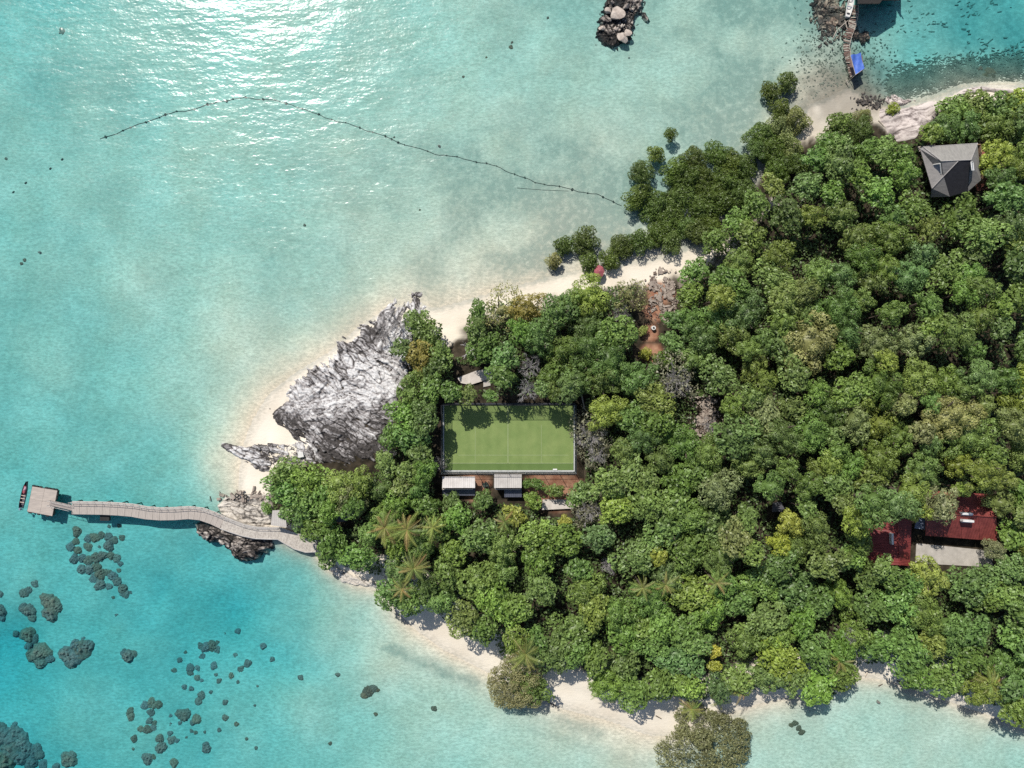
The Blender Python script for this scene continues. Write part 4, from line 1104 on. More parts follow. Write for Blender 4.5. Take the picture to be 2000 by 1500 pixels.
for (x0, y0, x1, y1, lab) in ((1622, 14, 1650, 14, 'thin pale pole lying across the rubble at the top'), (1636, 58, 1656, 40, 'bleached driftwood pole beside the broken pier'), (1634, 60, 1626, 76, 'short white pole in the rubble left of the pier'),
        (1650, 40, 1656, 60, 'bleached pole standing against the broken pier'), (1668, 18, 1676, 38, 'pink-white plank slanting off the pier below the white boat'),
        (1652, 156, 1658, 166, 'thin stick on the sand below the blue shelter'), (1716, 235, 1730, 250, 'white driftwood log on the bare rock slab')):
    a, b = P(x0, y0, max(.5, hz(x0, y0) + .2)), P(x1, y1, max(.5, hz(x1, y1) + .2)); m_ = (a + b) / 2
    tag(MB().tube([a - m_, b - m_], .1, 6, .06).build('driftwood', M['pale_timber'], loc=m_), lab, 'driftwood', 'stray poles and driftwood')
sh = empty('tarpaulin_shelter', P(1671, 128, 0)); tag(sh, 'shelter with bright blue tarpaulin roof on the broken pier', 'shelter'); o0 = sh.location.copy()
qs = [P(1661, 108, 2.5), P(1681, 103, 2.7), P(1688, 134, 2.3), P(1671, 146, 2.6)]
v = []; f = []; NN = 9
for i in range(NN):
    for j in range(NN):
        p = lerp(lerp(qs[0], qs[1], i / 8), lerp(qs[3], qs[2], i / 8), j / 8) - o0
        p.z += .16 * math.sin(i * .8) * math.cos(j * .5) - .3 * math.sin(math.pi * i / 8) * math.sin(math.pi * j / 8) + .12 * math.sin(i * 1.1 + j * .7)
        v.append(tuple(p))
for i in range(NN - 1):
    for j in range(NN - 1):
        a = i * NN + j; f.append((a, a + 1, a + NN + 1, a + NN))
mesh_obj('tarpaulin', v, f, M['tarp'], sh, smooth=True)
for q in qs:
    MB().tube([(q.x - o0.x, q.y - o0.y, -.5), (q.x - o0.x, q.y - o0.y, q.z)], .05, 6).build('pole', M['pale_timber'], sh)
for (a, b) in ((3, 2), (0, 3)):
    MB().tube([qs[a] - o0, qs[b] - o0], .05, 6).build('cross_pole', M['pale_timber'], sh)
fl_ = [P(1659, 112, .62), P(1684, 108, .62), P(1687, 134, .62), P(1664, 152, .62)]
MB().slab([p - o0 for p in fl_][::-1], .1).build('floor', M['brown_plank'], sh)
wbt = empty('white_boat', P(1661, 12, .2)); tag(wbt, 'narrow white and grey boat beached at the top of the broken pier', 'boat'); o0 = wbt.location.copy()
A = P(1655, 33, .9); B = P(1667, -22, .9); d = B - A; n = Vector((-d.y, d.x, 0)).normalized(); v = []; f = []
for i in range(9):
    t = i / 8; w = .62 * math.sin(math.pi * min(1, .16 + t * .9)) ** .6
    c = A + d * t - o0
    for kx, kz in ((-1, .45), (-.7, -.15), (0, -.35), (.7, -.15), (1, .45), (.85, .45), (.55, .02), (0, -.1), (-.55, .02), (-.85, .45)):
        q = c + n * w * kx; v.append((q.x, q.y, .45 + kz))
for i in range(8):
    for k in range(10):
        a, b = i * 10 + k, i * 10 + (k + 1) % 10; f.append((a, b, b + 10, a + 10))
f += [tuple(range(9, -1, -1)), tuple(range(80, 90))]
mesh_obj('hull', v, f, M['white_paint'], wbt)
c = A + d * .04 - o0; MB().box((c.x, c.y, .72), (.8, .5, .3), math.atan2(n.y, n.x)).build('stern_box', M['white_paint'], wbt)
c = A + d * .1 - o0; MB().box((c.x, c.y, .85), (.5, .3, .25), math.atan2(n.y, n.x)).build('motor_cover', M['dark_steel'], wbt)
for t in (.35, .6):
    c = A + d * t - o0; MB().box((c.x, c.y, .78), (1.05, .2, .05), math.atan2(n.y, n.x)).build('thwart', M['blue_grey'], wbt)
# stilted pier house whose roof edge and shadow show at the top edge
ph = empty('pier_house', P(1700, -25, 0)); tag(ph, 'dark thatched stilt house over the water at the top edge', 'house'); o0 = ph.location.copy()
zt = 6.2
MB().slab([P(1676, 7, 4.2) - o0, P(1718, 7, 4.2) - o0, P(1760, -50, zt) - o0, P(1676, -50, zt) - o0], .25).build('roof_slope', M['thatch'], ph)
MB().slab([P(1676, -50.5, zt) - o0, P(1760, -50.5, zt) - o0, P(1760, -110, 4.2) - o0, P(1676, -110, 4.2) - o0], .25).build('roof_slope', M['thatch'], ph)
MB().slab([P(1684, 0, 1.3) - o0, P(1755, 0, 1.3) - o0, P(1755, -100, 1.3) - o0, P(1684, -100, 1.3) - o0], .2).build('floor', M['brown_plank'], ph)
for (x, y) in ((1686, -2), (1715, -2), (1750, -10), (1686, -95), (1752, -95), (1720, -95)):
    p = P(x, y, 0) - o0; MB().tube([(p.x, p.y, -2.6), (p.x, p.y, 4.0)], .12, 6).build('stilt', M['pile'], ph)
for (x0, y0, x1, y1) in ((1686, -3, 1716, -3), (1686, -3, 1686, -98), (1752, -20, 1752, -98)):
    a, b = P(x0, y0, 1.3) - o0, P(x1, y1, 1.3) - o0; m_ = (a + b) / 2; dd = b - a
    MB().box((m_.x, m_.y, 2.7), (dd.length - .1, .12, 2.6), math.atan2(dd.y, dd.x)).build('wall', M['wall'], ph)

# ------------------------------------------------------------------ beach bits
for (x, y, lab) in ((463, 968, 'black tyre lying on the sand above the rock shelf'), (480, 970, 'grey tyre lying right of the black tyre')):
    v = []; f = []
    for i in range(16):
        a = 6.2832 * i / 16
        for k in range(6):
            c = 6.2832 * k / 6; v.append(((.34 + .11 * math.cos(c)) * math.cos(a), (.34 + .11 * math.cos(c)) * math.sin(a), .12 + .11 * math.sin(c)))
            f.append((i * 6 + k, ((i + 1) % 16) * 6 + k, ((i + 1) % 16) * 6 + (k + 1) % 6, i * 6 + (k + 1) % 6))
    tag(mesh_obj('tyre', v, f, M['rubber' if 'black' in lab else 'steel'], smooth=True, loc=P(x, y, max(hz(x, y), .4) + .5)), lab, 'tyre')
um = empty('red_parasol', P(1168, 533, hz(1168, 533))); tag(um, 'faded red parasol on the sand beside the mangroves', 'parasol'); zb = um.location.z
v = [(0, 0, 2.3)] + [(1.0 * math.cos(k * math.pi / 4), 1.25 * math.sin(k * math.pi / 4), 1.85) for k in range(8)]
mesh_obj('canopy', v, [(0, 1 + k, 1 + (k + 1) % 8) for k in range(8)], M['red_cloth'], um)
MB().tube([(0, 0, -.2), (0, 0, 2.35)], .03, 6).build('pole', M['white_paint'], um)
tag(MB().box(P(1183, 532, hz(1183, 532) + .3), (.3, 1.8, .12), -.25).build('beach_board', M['white_paint']), 'white board leaning on the sand right of the red parasol', 'board')
bk = empty('water_tank', P(1275, 641, hz(1275, 641))); tag(bk, 'small white water tank on the red clay path', 'tank')
MB().tube([(0, 0, 0), (0, 0, .9)], .42, 12).build('body', M['white_paint'], bk); MB().tube([(0, 0, .9), (0, 0, 1.0)], .2, 10).build('lid', M['dark_steel'], bk)
tag(MB().box(P(588, 888, 1.9), (1.0, 1.0, .5), .2).build('white_box', M['white_paint']), 'white box standing on the rocks above the bright green trees', 'box')
for (x0, y0, x1, y1, lab) in ((1716, 1340, 1724, 1336, 'dark log on the sand of the shaded cove'), (1752, 1330, 1762, 1333, 'dark plank near the right tip of the cove'), (1281, 1398, 1292, 1404, 'dark log on the shaded beach above the feathery tree'),
        (1066, 1368, 1086, 1380, 'dark log lying in the shade right of the beach palm'), (1690, 1322, 1696, 1312, 'pale log at the left edge of the sandy cove')):
    a, b = P(x0, y0, hz(x0, y0) + .1), P(x1, y1, hz(x1, y1) + .1); m_ = (a + b) / 2
    tag(MB().tube([a - m_, b - m_], .12, 6, .08).build('driftwood', M['pale_timber'] if 'pale' in lab else M['trunk'], loc=m_), lab, 'driftwood', 'logs on the lower beach')

def scatter_mesh(nm, n, sampler, mat, label, kindof='rubble'):
    v = []; f = []
    for _ in range(n):
        p, sx, sy, sz, a = sampler()
        mb = MB(); mb.box((p.x, p.y, p.z), (sx, sy, sz), a)
        k = len(v); v += [(q[0] + random.uniform(-.2, .2) * sx, q[1] + random.uniform(-.2, .2) * sy, q[2] + random.uniform(-.25, .25) * sz) for q in mb.v]
        f += [tuple(i + k for i in q) for q in mb.f]
    return tag(mesh_obj(nm, v, f, mat), label, kind='stuff')
def blob(cx, cy, rx, ry, smin, smax, zoff=.1, flat=.5):
    def fn():
        while True:
            x, y = random.gauss(cx, rx * .55), random.gauss(cy, ry * .55)
            if vnoise(np.array([x / 11.]), np.array([y / 11.]), 3)[0] > random.uniform(.2, .75): break
        p = P(x, y, hz(x, y)); s_ = smin + (smax - smin) * random.random() ** 2.5; p.z += zoff * random.random()
        return p, s_ * random.uniform(.5, 1.8), s_ * random.uniform(.3, 1), s_ * flat, random.uniform(0, 3.14)
    return fn
scatter_mesh('branch_litter', 260, blob(1292, 575, 26, 36, .15, .5, .5, .25), M['dead_leaf'], 'brown broken branches at the head of the clay path')
scatter_mesh('branch_litter', 160, blob(1380, 825, 26, 30, .15, .5, .4, .25), M['dead_leaf'], 'brown branch litter in the gravel clearing')
scatter_mesh('rubble', 420, blob(1296, 572, 24, 34, .12, .8, .4), M['debris_pale'], 'pale broken stones and branches heaped at the head of the clay path')
scatter_mesh('rubble', 330, blob(1376, 815, 28, 36, .2, .75, .4), M['debris_pale'], 'pale rock rubble in the gravel clearing')
scatter_mesh('rubble', 160, blob(1060, 640, 26, 14, .15, .5, .3), M['debris_pale'], 'grey stones in the gap below the beach trees')
scatter_mesh('rubble', 260, blob(1630, 40, 34, 42, .2, .8, .3), M['debris_dark'], 'dark stones and timber scraps beside the broken pier')
scatter_mesh('rubble', 120, blob(1700, 200, 34, 14, .2, .6, .3), M['debris_dark'], 'brown stones along the shore near the pier')
scatter_mesh('rubble', 120, blob(480, 968, 40, 10, .2, .75, .4), M['debris_pale'], 'buff stones lining the small beach beside the walkway')
# seagrass and weed
def grass_sampler():
    while True:
        if random.random() < .88:
            t = random.random(); x = 1735 + 265 * t + random.gauss(0, 6); y = 172 - 42 * t ** .7 + random.gauss(0, 17)
        else:
            x = random.uniform(1690, 2010); y = random.uniform(0, 185)
            if vnoise(np.array([x / 45.]), np.array([y / 45.]), 5)[0] < .55: continue
        h = hz(x, y)
        if h < -.12:
            s_ = random.uniform(.12, .36); p = P(x, y, h + .04)
            return p, s_ * 2.2, s_ * .45, .06, random.gauss(.25, .45)
scatter_mesh('seagrass', 3600, grass_sampler, M['seagrass'], 'dark seagrass tufts on the seabed in the upper right bay')
def weed_sampler():
    c = random.choice([(1600, 90, 40, 70, 3), (1620, 140, 50, 40, 3), (1700, 110, 30, 40, 2), (120, 60, 1, 1, 0)])
    while True:
        x, y = random.gauss(c[0], c[2] * .7 + 1), random.gauss(c[1], c[3] * .7 + 1)
        h = hz(x, y)
        if h < 0: break
        c = (1600, 90, 40, 70, 3)
    s_ = random.uniform(.08, .3); return P(x, y, h + .04), s_ * 1.4, s_ * .7, .08, random.uniform(0, 3.14)
scatter_mesh('seaweed', 900, weed_sampler, M['seagrass'], 'dark weed scraps on the seabed around the broken pier')

# rope line with floats
RP = [(195, 272), (240, 255), (300, 232), (345, 218), (380, 213), (430, 197), (480, 191), (525, 194), (570, 204), (610, 220), (660, 237), (690, 245), (740, 262), (790, 282), (850, 300), (880, 305), (930, 315), (970, 325), (1005, 340), (1045, 356), (1080, 362), (1130, 373), (1165, 380), (1190, 390), (1222, 404)]
rl = empty('rope_line', P(195, 272, 0)); tag(rl, 'long dark weedy rope with floats curving across the upper lagoon to the mangroves', 'rope'); o0 = rl.location.copy()
pts = []
for i in range(len(RP) - 1):
    for t in np.linspace(0, 1, 5)[:-1]:
        a, b = Vector(RP[i]), Vector(RP[i + 1]); q = lerp(a, b, t); q.y += 1.2 * math.sin(q.x * .09) + .7 * math.sin(q.x * .23)
        zz = hz(q.x, q.y) + .06; pts.append(P(q.x, q.y, zz) - o0)
MB().tube(pts, .045, 5).build('rope', M['rope'], rl)
v, f = icosphere(1); fm = bpy.data.meshes.new('float'); fm.from_pydata([tuple(p) for p in v], [], f); fm.update(); fm.materials.append(M['rope'])
dist = 0; nextd = 1.2
for i in range(1, len(pts)):
    dist += (pts[i] - pts[i - 1]).length
    if dist > nextd:
        s_ = random.uniform(.10, .25); link('float', fm, rl, loc=pts[i] + Vector((0, 0, .02)), scale=(s_ * 1.3, s_, s_ * .7), rot=(0, 0, random.uniform(0, 3))); nextd = dist + random.uniform(1.0, 3.6)
for k, (x, y) in enumerate(((26, 375), (50, 357), (98, 329), (121, 311))):
    tag(link('float', fm, loc=P(x, y, hz(x, y) + .08), scale=(.3, .15, .1), rot=(0, 0, .7)), 'stray dark float, %s from the left edge, beyond the rope end' % ['first', 'second', 'third', 'fourth'][k], 'float', 'stray floats beyond the rope')
tag(MB().tube([P(x, y, hz(x, y) + .05) for x, y in ((1010, 367), (1060, 371), (1110, 373))], .028, 5).build('loose_rope', M['rope']), 'thin loose rope end floating below the long rope line', 'rope')

# ------------------------------------------------------------------ vegetation prototypes
def leaves_mesh(name, C_, Nn, size, tint, mat, aspect=1.0, fold=0.0, core=None):
    """C_ centres (n,3), Nn normals (n,3), size (n,), tint (n,): one rhombic leaf face per centre"""
    n = len(C_)
    r = np.random.default_rng(len(C_))
    Nn = Nn / np.linalg.norm(Nn, axis=1, keepdims=True)
    t = r.normal(size=(n, 3)); t -= Nn * (t * Nn).sum(1, keepdims=True); t /= np.linalg.norm(t, axis=1, keepdims=True)
    b = np.cross(Nn, t)
    s = size[:, None]
    v = np.stack([C_ - t * s * aspect, C_ - b * s * .55 + Nn * s * fold, C_ + t * s * aspect, C_ + b * s * .55 + Nn * s * fold], 1).reshape(-1, 3)
    q = np.arange(4 * n).reshape(n, 4)
    tt = np.repeat(tint, 4)
    cv, cf = (np.zeros((0, 3)), []) if core is None else core
    me = bpy.data.meshes.new(name)
    allv = np.concatenate([v, cv]); tt = np.concatenate([tt, np.full(len(cv), .25)])  # core tinted darker to imitate shadow between the leaf lobes
    cf = np.array(cf, int).reshape(-1, 4) + 4 * n
    q = np.concatenate([q, cf]).astype(np.int32)
    me.vertices.add(len(allv)); me.vertices.foreach_set('co', allv.astype(np.float32).ravel())
    me.loops.add(q.size); me.polygons.add(len(q))
    me.loops.foreach_set('vertex_index', q.ravel()); me.polygons.foreach_set('loop_start', np.arange(0, q.size, 4).astype(np.int32))
    me.update(calc_edges=True)
    a = me.attributes.new('tint', 'FLOAT', 'POINT'); a.data.foreach_set('value', tt.astype(np.float32))
    me.materials.append(mat)
    return me

def dome_core(Rr, Hh, seed, k=0.78):
    NA, NR = 16, 6; v = []; f = []
    r = random.Random(seed); ph = r.uniform(0, 6)
    for i in range(NR + 1):
        t = i / NR
        for j in range(NA):
            a = 6.2832 * j / NA; w = 1 + .1 * math.sin(3 * a + ph) + .07 * math.sin(5 * a)
            el = t * math.pi * .62
            v.append((Rr * k * w * math.sin(el) * math.cos(a), Rr * k * w * math.sin(el) * math.sin(a), Hh * (.8 * math.cos(el) - .1)))
    for i in range(NR):
        for j in range(NA):
            a, b = i * NA + j, i * NA + (j + 1) % NA; f.append((a, a + NA, b + NA, b))
    return np.array(v), f

def crown(name, seed, Rr, Hh, lobe, leaf, dens, flat=0.75, updir=.35, jit=.45, spread=1.0, hang=.35, gap=0.0, spc=.78, core=.66):
    """clumpy crown: lobes over an irregular dome, each lobe clad in leaf-sized faces. z=0 is the crown base, top about Hh"""
    r = np.random.default_rng(seed)
    ph = r.uniform(0, 6.28, 5); am = r.uniform(.05, .17, 5) * np.array([1.2, 1.1, 1, .8, .6])
    Ri = Rr - .65 * lobe
    hb = r.uniform(-1, 1, 6)
    cand = []
    for _ in range(2600):
        a = r.uniform(0, 6.28); t = math.sqrt(r.random())
        rad = Ri * (1 + sum(am[k] * math.sin((k + 1) * a + ph[k]) for k in range(5)))
        x, y = t * rad * math.cos(a), t * rad * math.sin(a)
        bump = .16 * math.sin(x * 1.1 + hb[0] * 3) * math.cos(y * 1.2 + hb[1] * 3) + .1 * math.sin(x * 2.3 + hb[2] * 3 + y * 1.7)
        z = Hh * ((1 - (t * .96) ** 2.4) ** .65 * r.uniform(.62, 1.0) + bump)
        l = lobe * r.uniform(.6, 1.4)
        if all((x - c[0]) ** 2 + (y - c[1]) ** 2 + .6 * (z - c[2]) ** 2 > (spc * (l + c[3])) ** 2 for c in cand):
            cand.append((x, y, z, l, t))
    low = []
    for _ in range(900):
        a = r.uniform(0, 6.28); t = math.sqrt(r.random()) * .97
        rad = Ri * (1 + sum(am[k] * math.sin((k + 1) * a + ph[k]) for k in range(5)))
        x, y = t * rad * math.cos(a), t * rad * math.sin(a)
        if all((x - c[0]) ** 2 + (y - c[1]) ** 2 > (.62 * (lobe + c[3])) ** 2 for c in cand + low):
            low.append((x, y, Hh * .40 * (1 - (t * .96) ** 2.4) ** .65, lobe * r.uniform(.7, 1.0), t))
    cand += low
    for _ in range(int(len(cand) * hang)):
        a = r.uniform(0, 6.28); rad = Ri * (1 + sum(am[k] * math.sin((k + 1) * a + ph[k]) for k in range(5)))
        cand.append((rad * .95 * math.cos(a), rad * .95 * math.sin(a), Hh * r.uniform(-.05, .3), lobe * r.uniform(.6, 1.0), 1))
    Cs, Ns, Ss, Ts = [], [], [], []
    for (x, y, z, l, t) in cand:
        if r.random() < gap: continue
        n = max(10, int(dens * 2 * math.pi * l * l / (leaf * leaf)))
        d = r.normal(size=(n, 3)); d[:, 2] = np.abs(d[:, 2]) - .35 * r.random(n)
        d /= np.linalg.norm(d, axis=1, keepdims=True)
        rad = l * (1 + r.normal(0, .09, n))[:, None]
        wob = 1 + .18 * np.sin(d[:, 0:1] * 5 + x) * np.cos(d[:, 1:2] * 5 + y)
        c = np.array([x, y, z - l * flat * .55]) + d * rad * wob * np.array([1, 1, flat])
        nn = d * np.array([1, 1, 1 / flat]) * .75 + np.array([0, 0, updir]) + r.normal(0, jit, (n, 3))
        lt = r.uniform(.3, .7)
        Cs.append(c); Ns.append(nn); Ss.append(leaf * r.uniform(.6, 1.25, n)); Ts.append(np.clip(lt * .55 + r.normal(.24, .18, n), 0, 1))
    return leaves_mesh(name, np.concatenate(Cs), np.concatenate(Ns), np.concatenate(Ss), np.concatenate(Ts), M['leaf'], 1.0, .12, dome_core(Ri, Hh * .8, seed, core))

PROTO = {}
PROTO['F'] = [(R_, crown('crown', 100 + k, R_, H_, l_, .17, 1.2, flat=.95, jit=.26, spc=.97, updir=.1)) for k, (R_, H_, l_) in enumerate(((2.4, 2.8, .74), (3.1, 3.3, .86), (3.9, 3.8, .95), (2.8, 3.4, .9), (3.5, 3.2, 1.0), (4.6, 4.2, 1.1), (3.3, 3.6, .7)))]
PROTO['B'] = [(R_, crown('crown', 200 + k, R_, H_, l_, .31, 1.2, flat=.7, updir=.2, jit=.5, spc=.78)) for k, (R_, H_, l_) in enumerate(((2.4, 2.0, .75), (3.3, 2.4, .85), (4.2, 2.8, 1.0), (3.7, 2.3, .95), (5.0, 3.0, 1.1), (2.9, 2.5, .7)))]
PROTO['M'] = [(R_, crown('crown', 300 + k, R_, H_, l_, .15, 1.2, flat=.9, jit=.4, spc=.72, updir=.15)) for k, (R_, H_, l_) in enumerate(((1.6, 1.8, .6), (2.3, 2.2, .75), (3.0, 2.5, .85)))]
PROTO['C'] = [(R_, crown('crown', 400 + k, R_, H_, l_, .15, .8, flat=1.0, jit=.8, gap=.18, spc=.62, core=.3)) for k, (R_, H_, l_) in enumerate(((3.2, 3.0, .7), (6.5, 4.0, .95)))]
PROTO['G'] = [(R_, crown('crown', 500 + k, R_, H_, l_, .2, .42, flat=.9, jit=.8, gap=.3, core=.3)) for k, (R_, H_, l_) in enumerate(((2.8, 2.4, .6), (3.6, 2.8, .7)))]

def trunk_mesh(seed):
    r = random.Random(seed); mb = MB()
    top = Vector((r.uniform(-.15, .15), r.uniform(-.15, .15), 1))
    mb.tube([(0, 0, -.12), (0.02, 0, .4), tuple(top * .75)], .06, 7, .035)
    for k in range(5):
        a = k * 1.257 + r.uniform(-.4, .4); s = top * r.uniform(.5, .75)
        mb.tube([s, s + Vector((math.cos(a) * .18, math.sin(a) * .18, .14)), s + Vector((math.cos(a) * .38, math.sin(a) * .38, r.uniform(.2, .33)))], .03, 5, .012)
    me = bpy.data.meshes.new('trunk'); me.from_pydata([tuple(v) for v in mb.v], [], mb.f); me.update(); me.materials.append(M['trunk']); return me
TRUNK = [trunk_mesh(k) for k in range(4)]

def twig_mesh(seed, Rr, Hh, n1=9, col='grey_twig', lvl=3, thick=.07):
    """leafless crown: limbs forking into a haze of twigs"""
    r = random.Random(seed); mb = MB()
    def grow(p, d, ln, rad, lv):
        q = p + d * ln
        mid = p + d * ln * .5 + Vector((r.gauss(0, .05), r.gauss(0, .05), r.gauss(0, .05))) * ln
        mb.tube([p, mid, q], rad, 3 if lv < 3 else 5, rad * .6)
        if lv == 0: return
        for _ in range(4 if lv > 1 else 5):
            nd = (d + Vector((r.gauss(0, .55), r.gauss(0, .55), r.gauss(.12, .4)))).normalized()
            grow(lerp(p, q, r.uniform(.45, 1)), nd, ln * r.uniform(.5, .75), rad * .55, lv - 1)
    mb.tube([(0, 0, -1.5), (0, 0, Hh * .3)], thick * 1.8, 6, thick * 1.4)
    for k in range(n1):
        a = 6.28 * k / n1 + r.uniform(-.3, .3); el = r.uniform(.25, 1.2)
        grow(Vector((0, 0, Hh * .2)), Vector((math.cos(a) * math.cos(el), math.sin(a) * math.cos(el), math.sin(el) * Hh / Rr)).normalized(), Rr * .5, thick, lvl)
    me = bpy.data.meshes.new('branches'); me.from_pydata([tuple(v) for v in mb.v], [], mb.f); me.update(); me.materials.append(M[col]); return me
TWIG = [twig_mesh(3, 2.6, 2.6), twig_mesh(4, 3.0, 2.4, 10)]
BARE = twig_mesh(9, 3.0, 1.6, 5, 'grey_twig', 1, .16)

def frond_mesh(seed):
    r = random.Random(seed); Ln = 3.2; v = []; f = []; tint = []
    pts = [Vector((Ln * t, 0, 1.1 * math.sin(t * 1.9) * .8 - 1.9 * t * t)) for t in np.linspace(0, 1, 15)]
    for i in range(14):
        a, b = pts[i], pts[i + 1]; k = len(v)
        v += [a + Vector((0, .03, 0)), a - Vector((0, .03, 0)), b - Vector((0, .03, 0)), b + Vector((0, .03, 0))]; f.append((k, k + 1, k + 2, k + 3)); tint += [.75] * 4
        for s_ in (-1, 1):
            for h in (0, .5):
                p = lerp(a, b, h); t = (i + h) / 14
                ll = .72 * math.sin(math.pi * min(1, .12 + t * .84)) ** .7
                d = Vector((.55 + .4 * t, s_, -.45 - r.uniform(0, .35))).normalized() * ll * r.uniform(.85, 1.1); w = Vector((.03, 0, 0))
                k = len(v); v += [p - w, p + w, p + d * .6 + w * .9, p + d]; f.append((k, k + 1, k + 2, k + 3)); tint += [r.uniform(.25, .75)] * 4
    me = bpy.data.meshes.new('frond'); me.from_pydata([tuple(x) for x in v], [], f); me.update()
    a = me.attributes.new('tint', 'FLOAT', 'POINT'); a.data.foreach_set('value', np.array(tint, np.float32)); me.materials.append(M['frond']); return me
FROND = [frond_mesh(k) for k in range(3)]

# ------------------------------------------------------------------ placing vegetation
GREENS = {  # name: linear base colour
 'olive': (.178, .228, .054), 'dark': (.095, .150, .042), 'mid': (.135, .215, .056), 'bright': (.172, .282, .064), 'yellow': (.35, .36, .06),
 'lime': (.245, .312, .062), 'blue': (.128, .212, .066), 'mangrove': (.098, .140, .028), 'pale': (.245, .258, .105), 'rusty': (.27, .24, .07), 'feather': (.215, .215, .09), 'grey': (.24, .235, .15)}
WORDS = {'olive': 'olive-green', 'dark': 'dark green', 'mid': 'mid-green', 'bright': 'bright green', 'yellow': 'yellow', 'lime': 'yellow-green', 'blue': 'bluish-green',
         'mangrove': 'dark olive', 'pale': 'pale olive', 'rusty': 'rusty green', 'feather': 'brownish olive', 'grey': 'greyish'}
TREES = []     # dicts for labels
rt = random.Random(21)
def tree(px, py, r_px, kind, colr, top, name='broadleaf_tree', noun='tree', label=None, group='trees of the island', squash=1.0):
    """px, py: photo position of the crown's middle; r_px crown radius in photo pixels; top: height of the crown top above the ground"""
    g = max(hz(px, py), -1.0)
    zt = max(g, 0) + top
    p = P(px, py, zt - r_px * S * .45)
    g = max(hzw(p.x, p.y), -1.2)
    rm = r_px * S * (H - zt) / H
    opts = sorted(PROTO[kind], key=lambda t: abs(math.log(t[0] / rm)) + rt.uniform(0, .28))
    Rr, me = opts[0]
    s = rm / Rr
    root = empty(name, (p.x, p.y, g)); ex = rt.uniform(.86, 1.17)
    ch = CH[me.name] * s * squash
    base = zt - g - ch
    c = link('crown', me, root, loc=(0, 0, max(base, .1)), rot=(rt.uniform(-.06, .06), rt.uniform(-.06, .06), rt.uniform(0, 6.28)), scale=(s * ex, s / ex, s * squash))
    j = rt.uniform(.84, 1.16) * 1.12; k = GREENS[colr]
    if label is None and kind != 'M': k = tuple(.68 * a + .32 * b_ for a, b_ in zip(k, (.152, .222, .054)))
    c.color = (k[0] * j * rt.uniform(.9, 1.1), k[1] * j, k[2] * j * rt.uniform(.8, 1.2), 1)
    hgt = max(base + ch * .55, .8)
    link('trunk', TRUNK[rt.randrange(4)], root, scale=(min(hgt, rm * 1.7), min(hgt, rm * 1.7), hgt), rot=(0, 0, rt.uniform(0, 6.28)))
    root['category'] = 'mangrove' if 'mangrove' in name else ('shrub' if noun == 'shrub' else 'tree')
    root['group'] = group
    if label: root['label'] = label
    TREES.append(dict(o=root, px=px, py=py, r=r_px, col=colr, noun=noun, auto=label is None))
    return root
CH = {}
for kk, l_ in PROTO.items():
    for Rr, me in l_:
        z = np.empty(len(me.vertices) * 3, np.float32); me.vertices.foreach_get('co', z); CH[me.name] = float(np.percentile(z[2::3], 99))

MG = 'mangroves along the upper shore'
# mangroves (mostly standing in the shallows)
for (x, y, r, c, lab) in ((1312, 261, 13, 'mangrove', 'small lone mangrove bush standing apart in the shallows'), (1281, 300, 17, 'mangrove', 'round mangrove bush between lone bush and the big thicket'),
      (1509, 178, 20, 'mangrove', 'lower left of the two mangrove bushes near the broken pier'), (1540, 160, 21, 'mangrove', 'upper right of the two mangrove bushes near the broken pier'),
      (1255, 335, 26, 'mangrove', 'mangrove at the upper left tip of the thicket'), (1244, 385, 26, 'mangrove', 'mangrove at the left edge of the thicket where the rope ends'),
      (1142, 468, 27, 'mangrove', 'big round mangrove on the beach left of the red parasol'), (1105, 480, 20, 'mangrove', 'mangrove leaning left of the big round beach mangrove'), (1080, 508, 15, 'feather', 'greyish ragged mangrove bush at the left end of the row'),
      (1150, 508, 20, 'mangrove', 'low mangrove bush directly above the red parasol')):
    tree(x, y, r, 'M', c, 2.2 + r * .05, 'mangrove', 'mangrove', lab, MG)
for (x, y, r) in ((1280, 400, 32), (1345, 345, 30), (1390, 375, 30), (1430, 320, 26), (1320, 332, 27), (1330, 385, 32), (1360, 310, 26), (1375, 350, 30), (1405, 300, 28), (1420, 345, 30), (1455, 325, 28), (1375, 405, 32), (1310, 425, 30), (1350, 445, 28), (1410, 395, 28), (1450, 375, 30), (1215, 480, 26), (1250, 470, 26), (1285, 455, 26), (1190, 508, 20), (1310, 470, 24), (1390, 440, 24)):
    tree(x, y, r, 'M', 'mangrove', 3.2, 'mangrove', 'mangrove', None, MG)
for (x, y, r, c) in ((1490, 265, 30, 'mangrove'), (1525, 245, 30, 'feather'), (1555, 230, 30, 'feather'), (1510, 290, 32, 'mangrove'), (1545, 285, 32, 'feather'), (1520, 325, 28, 'mangrove'), (1560, 320, 26, 'mangrove'), (1480, 290, 20, 'mangrove'), (1525, 212, 20, 'mangrove')):
    tree(x, y, r, 'M' if c == 'mangrove' else 'C', c, 4.2, 'mangrove', 'mangrove', None, MG)
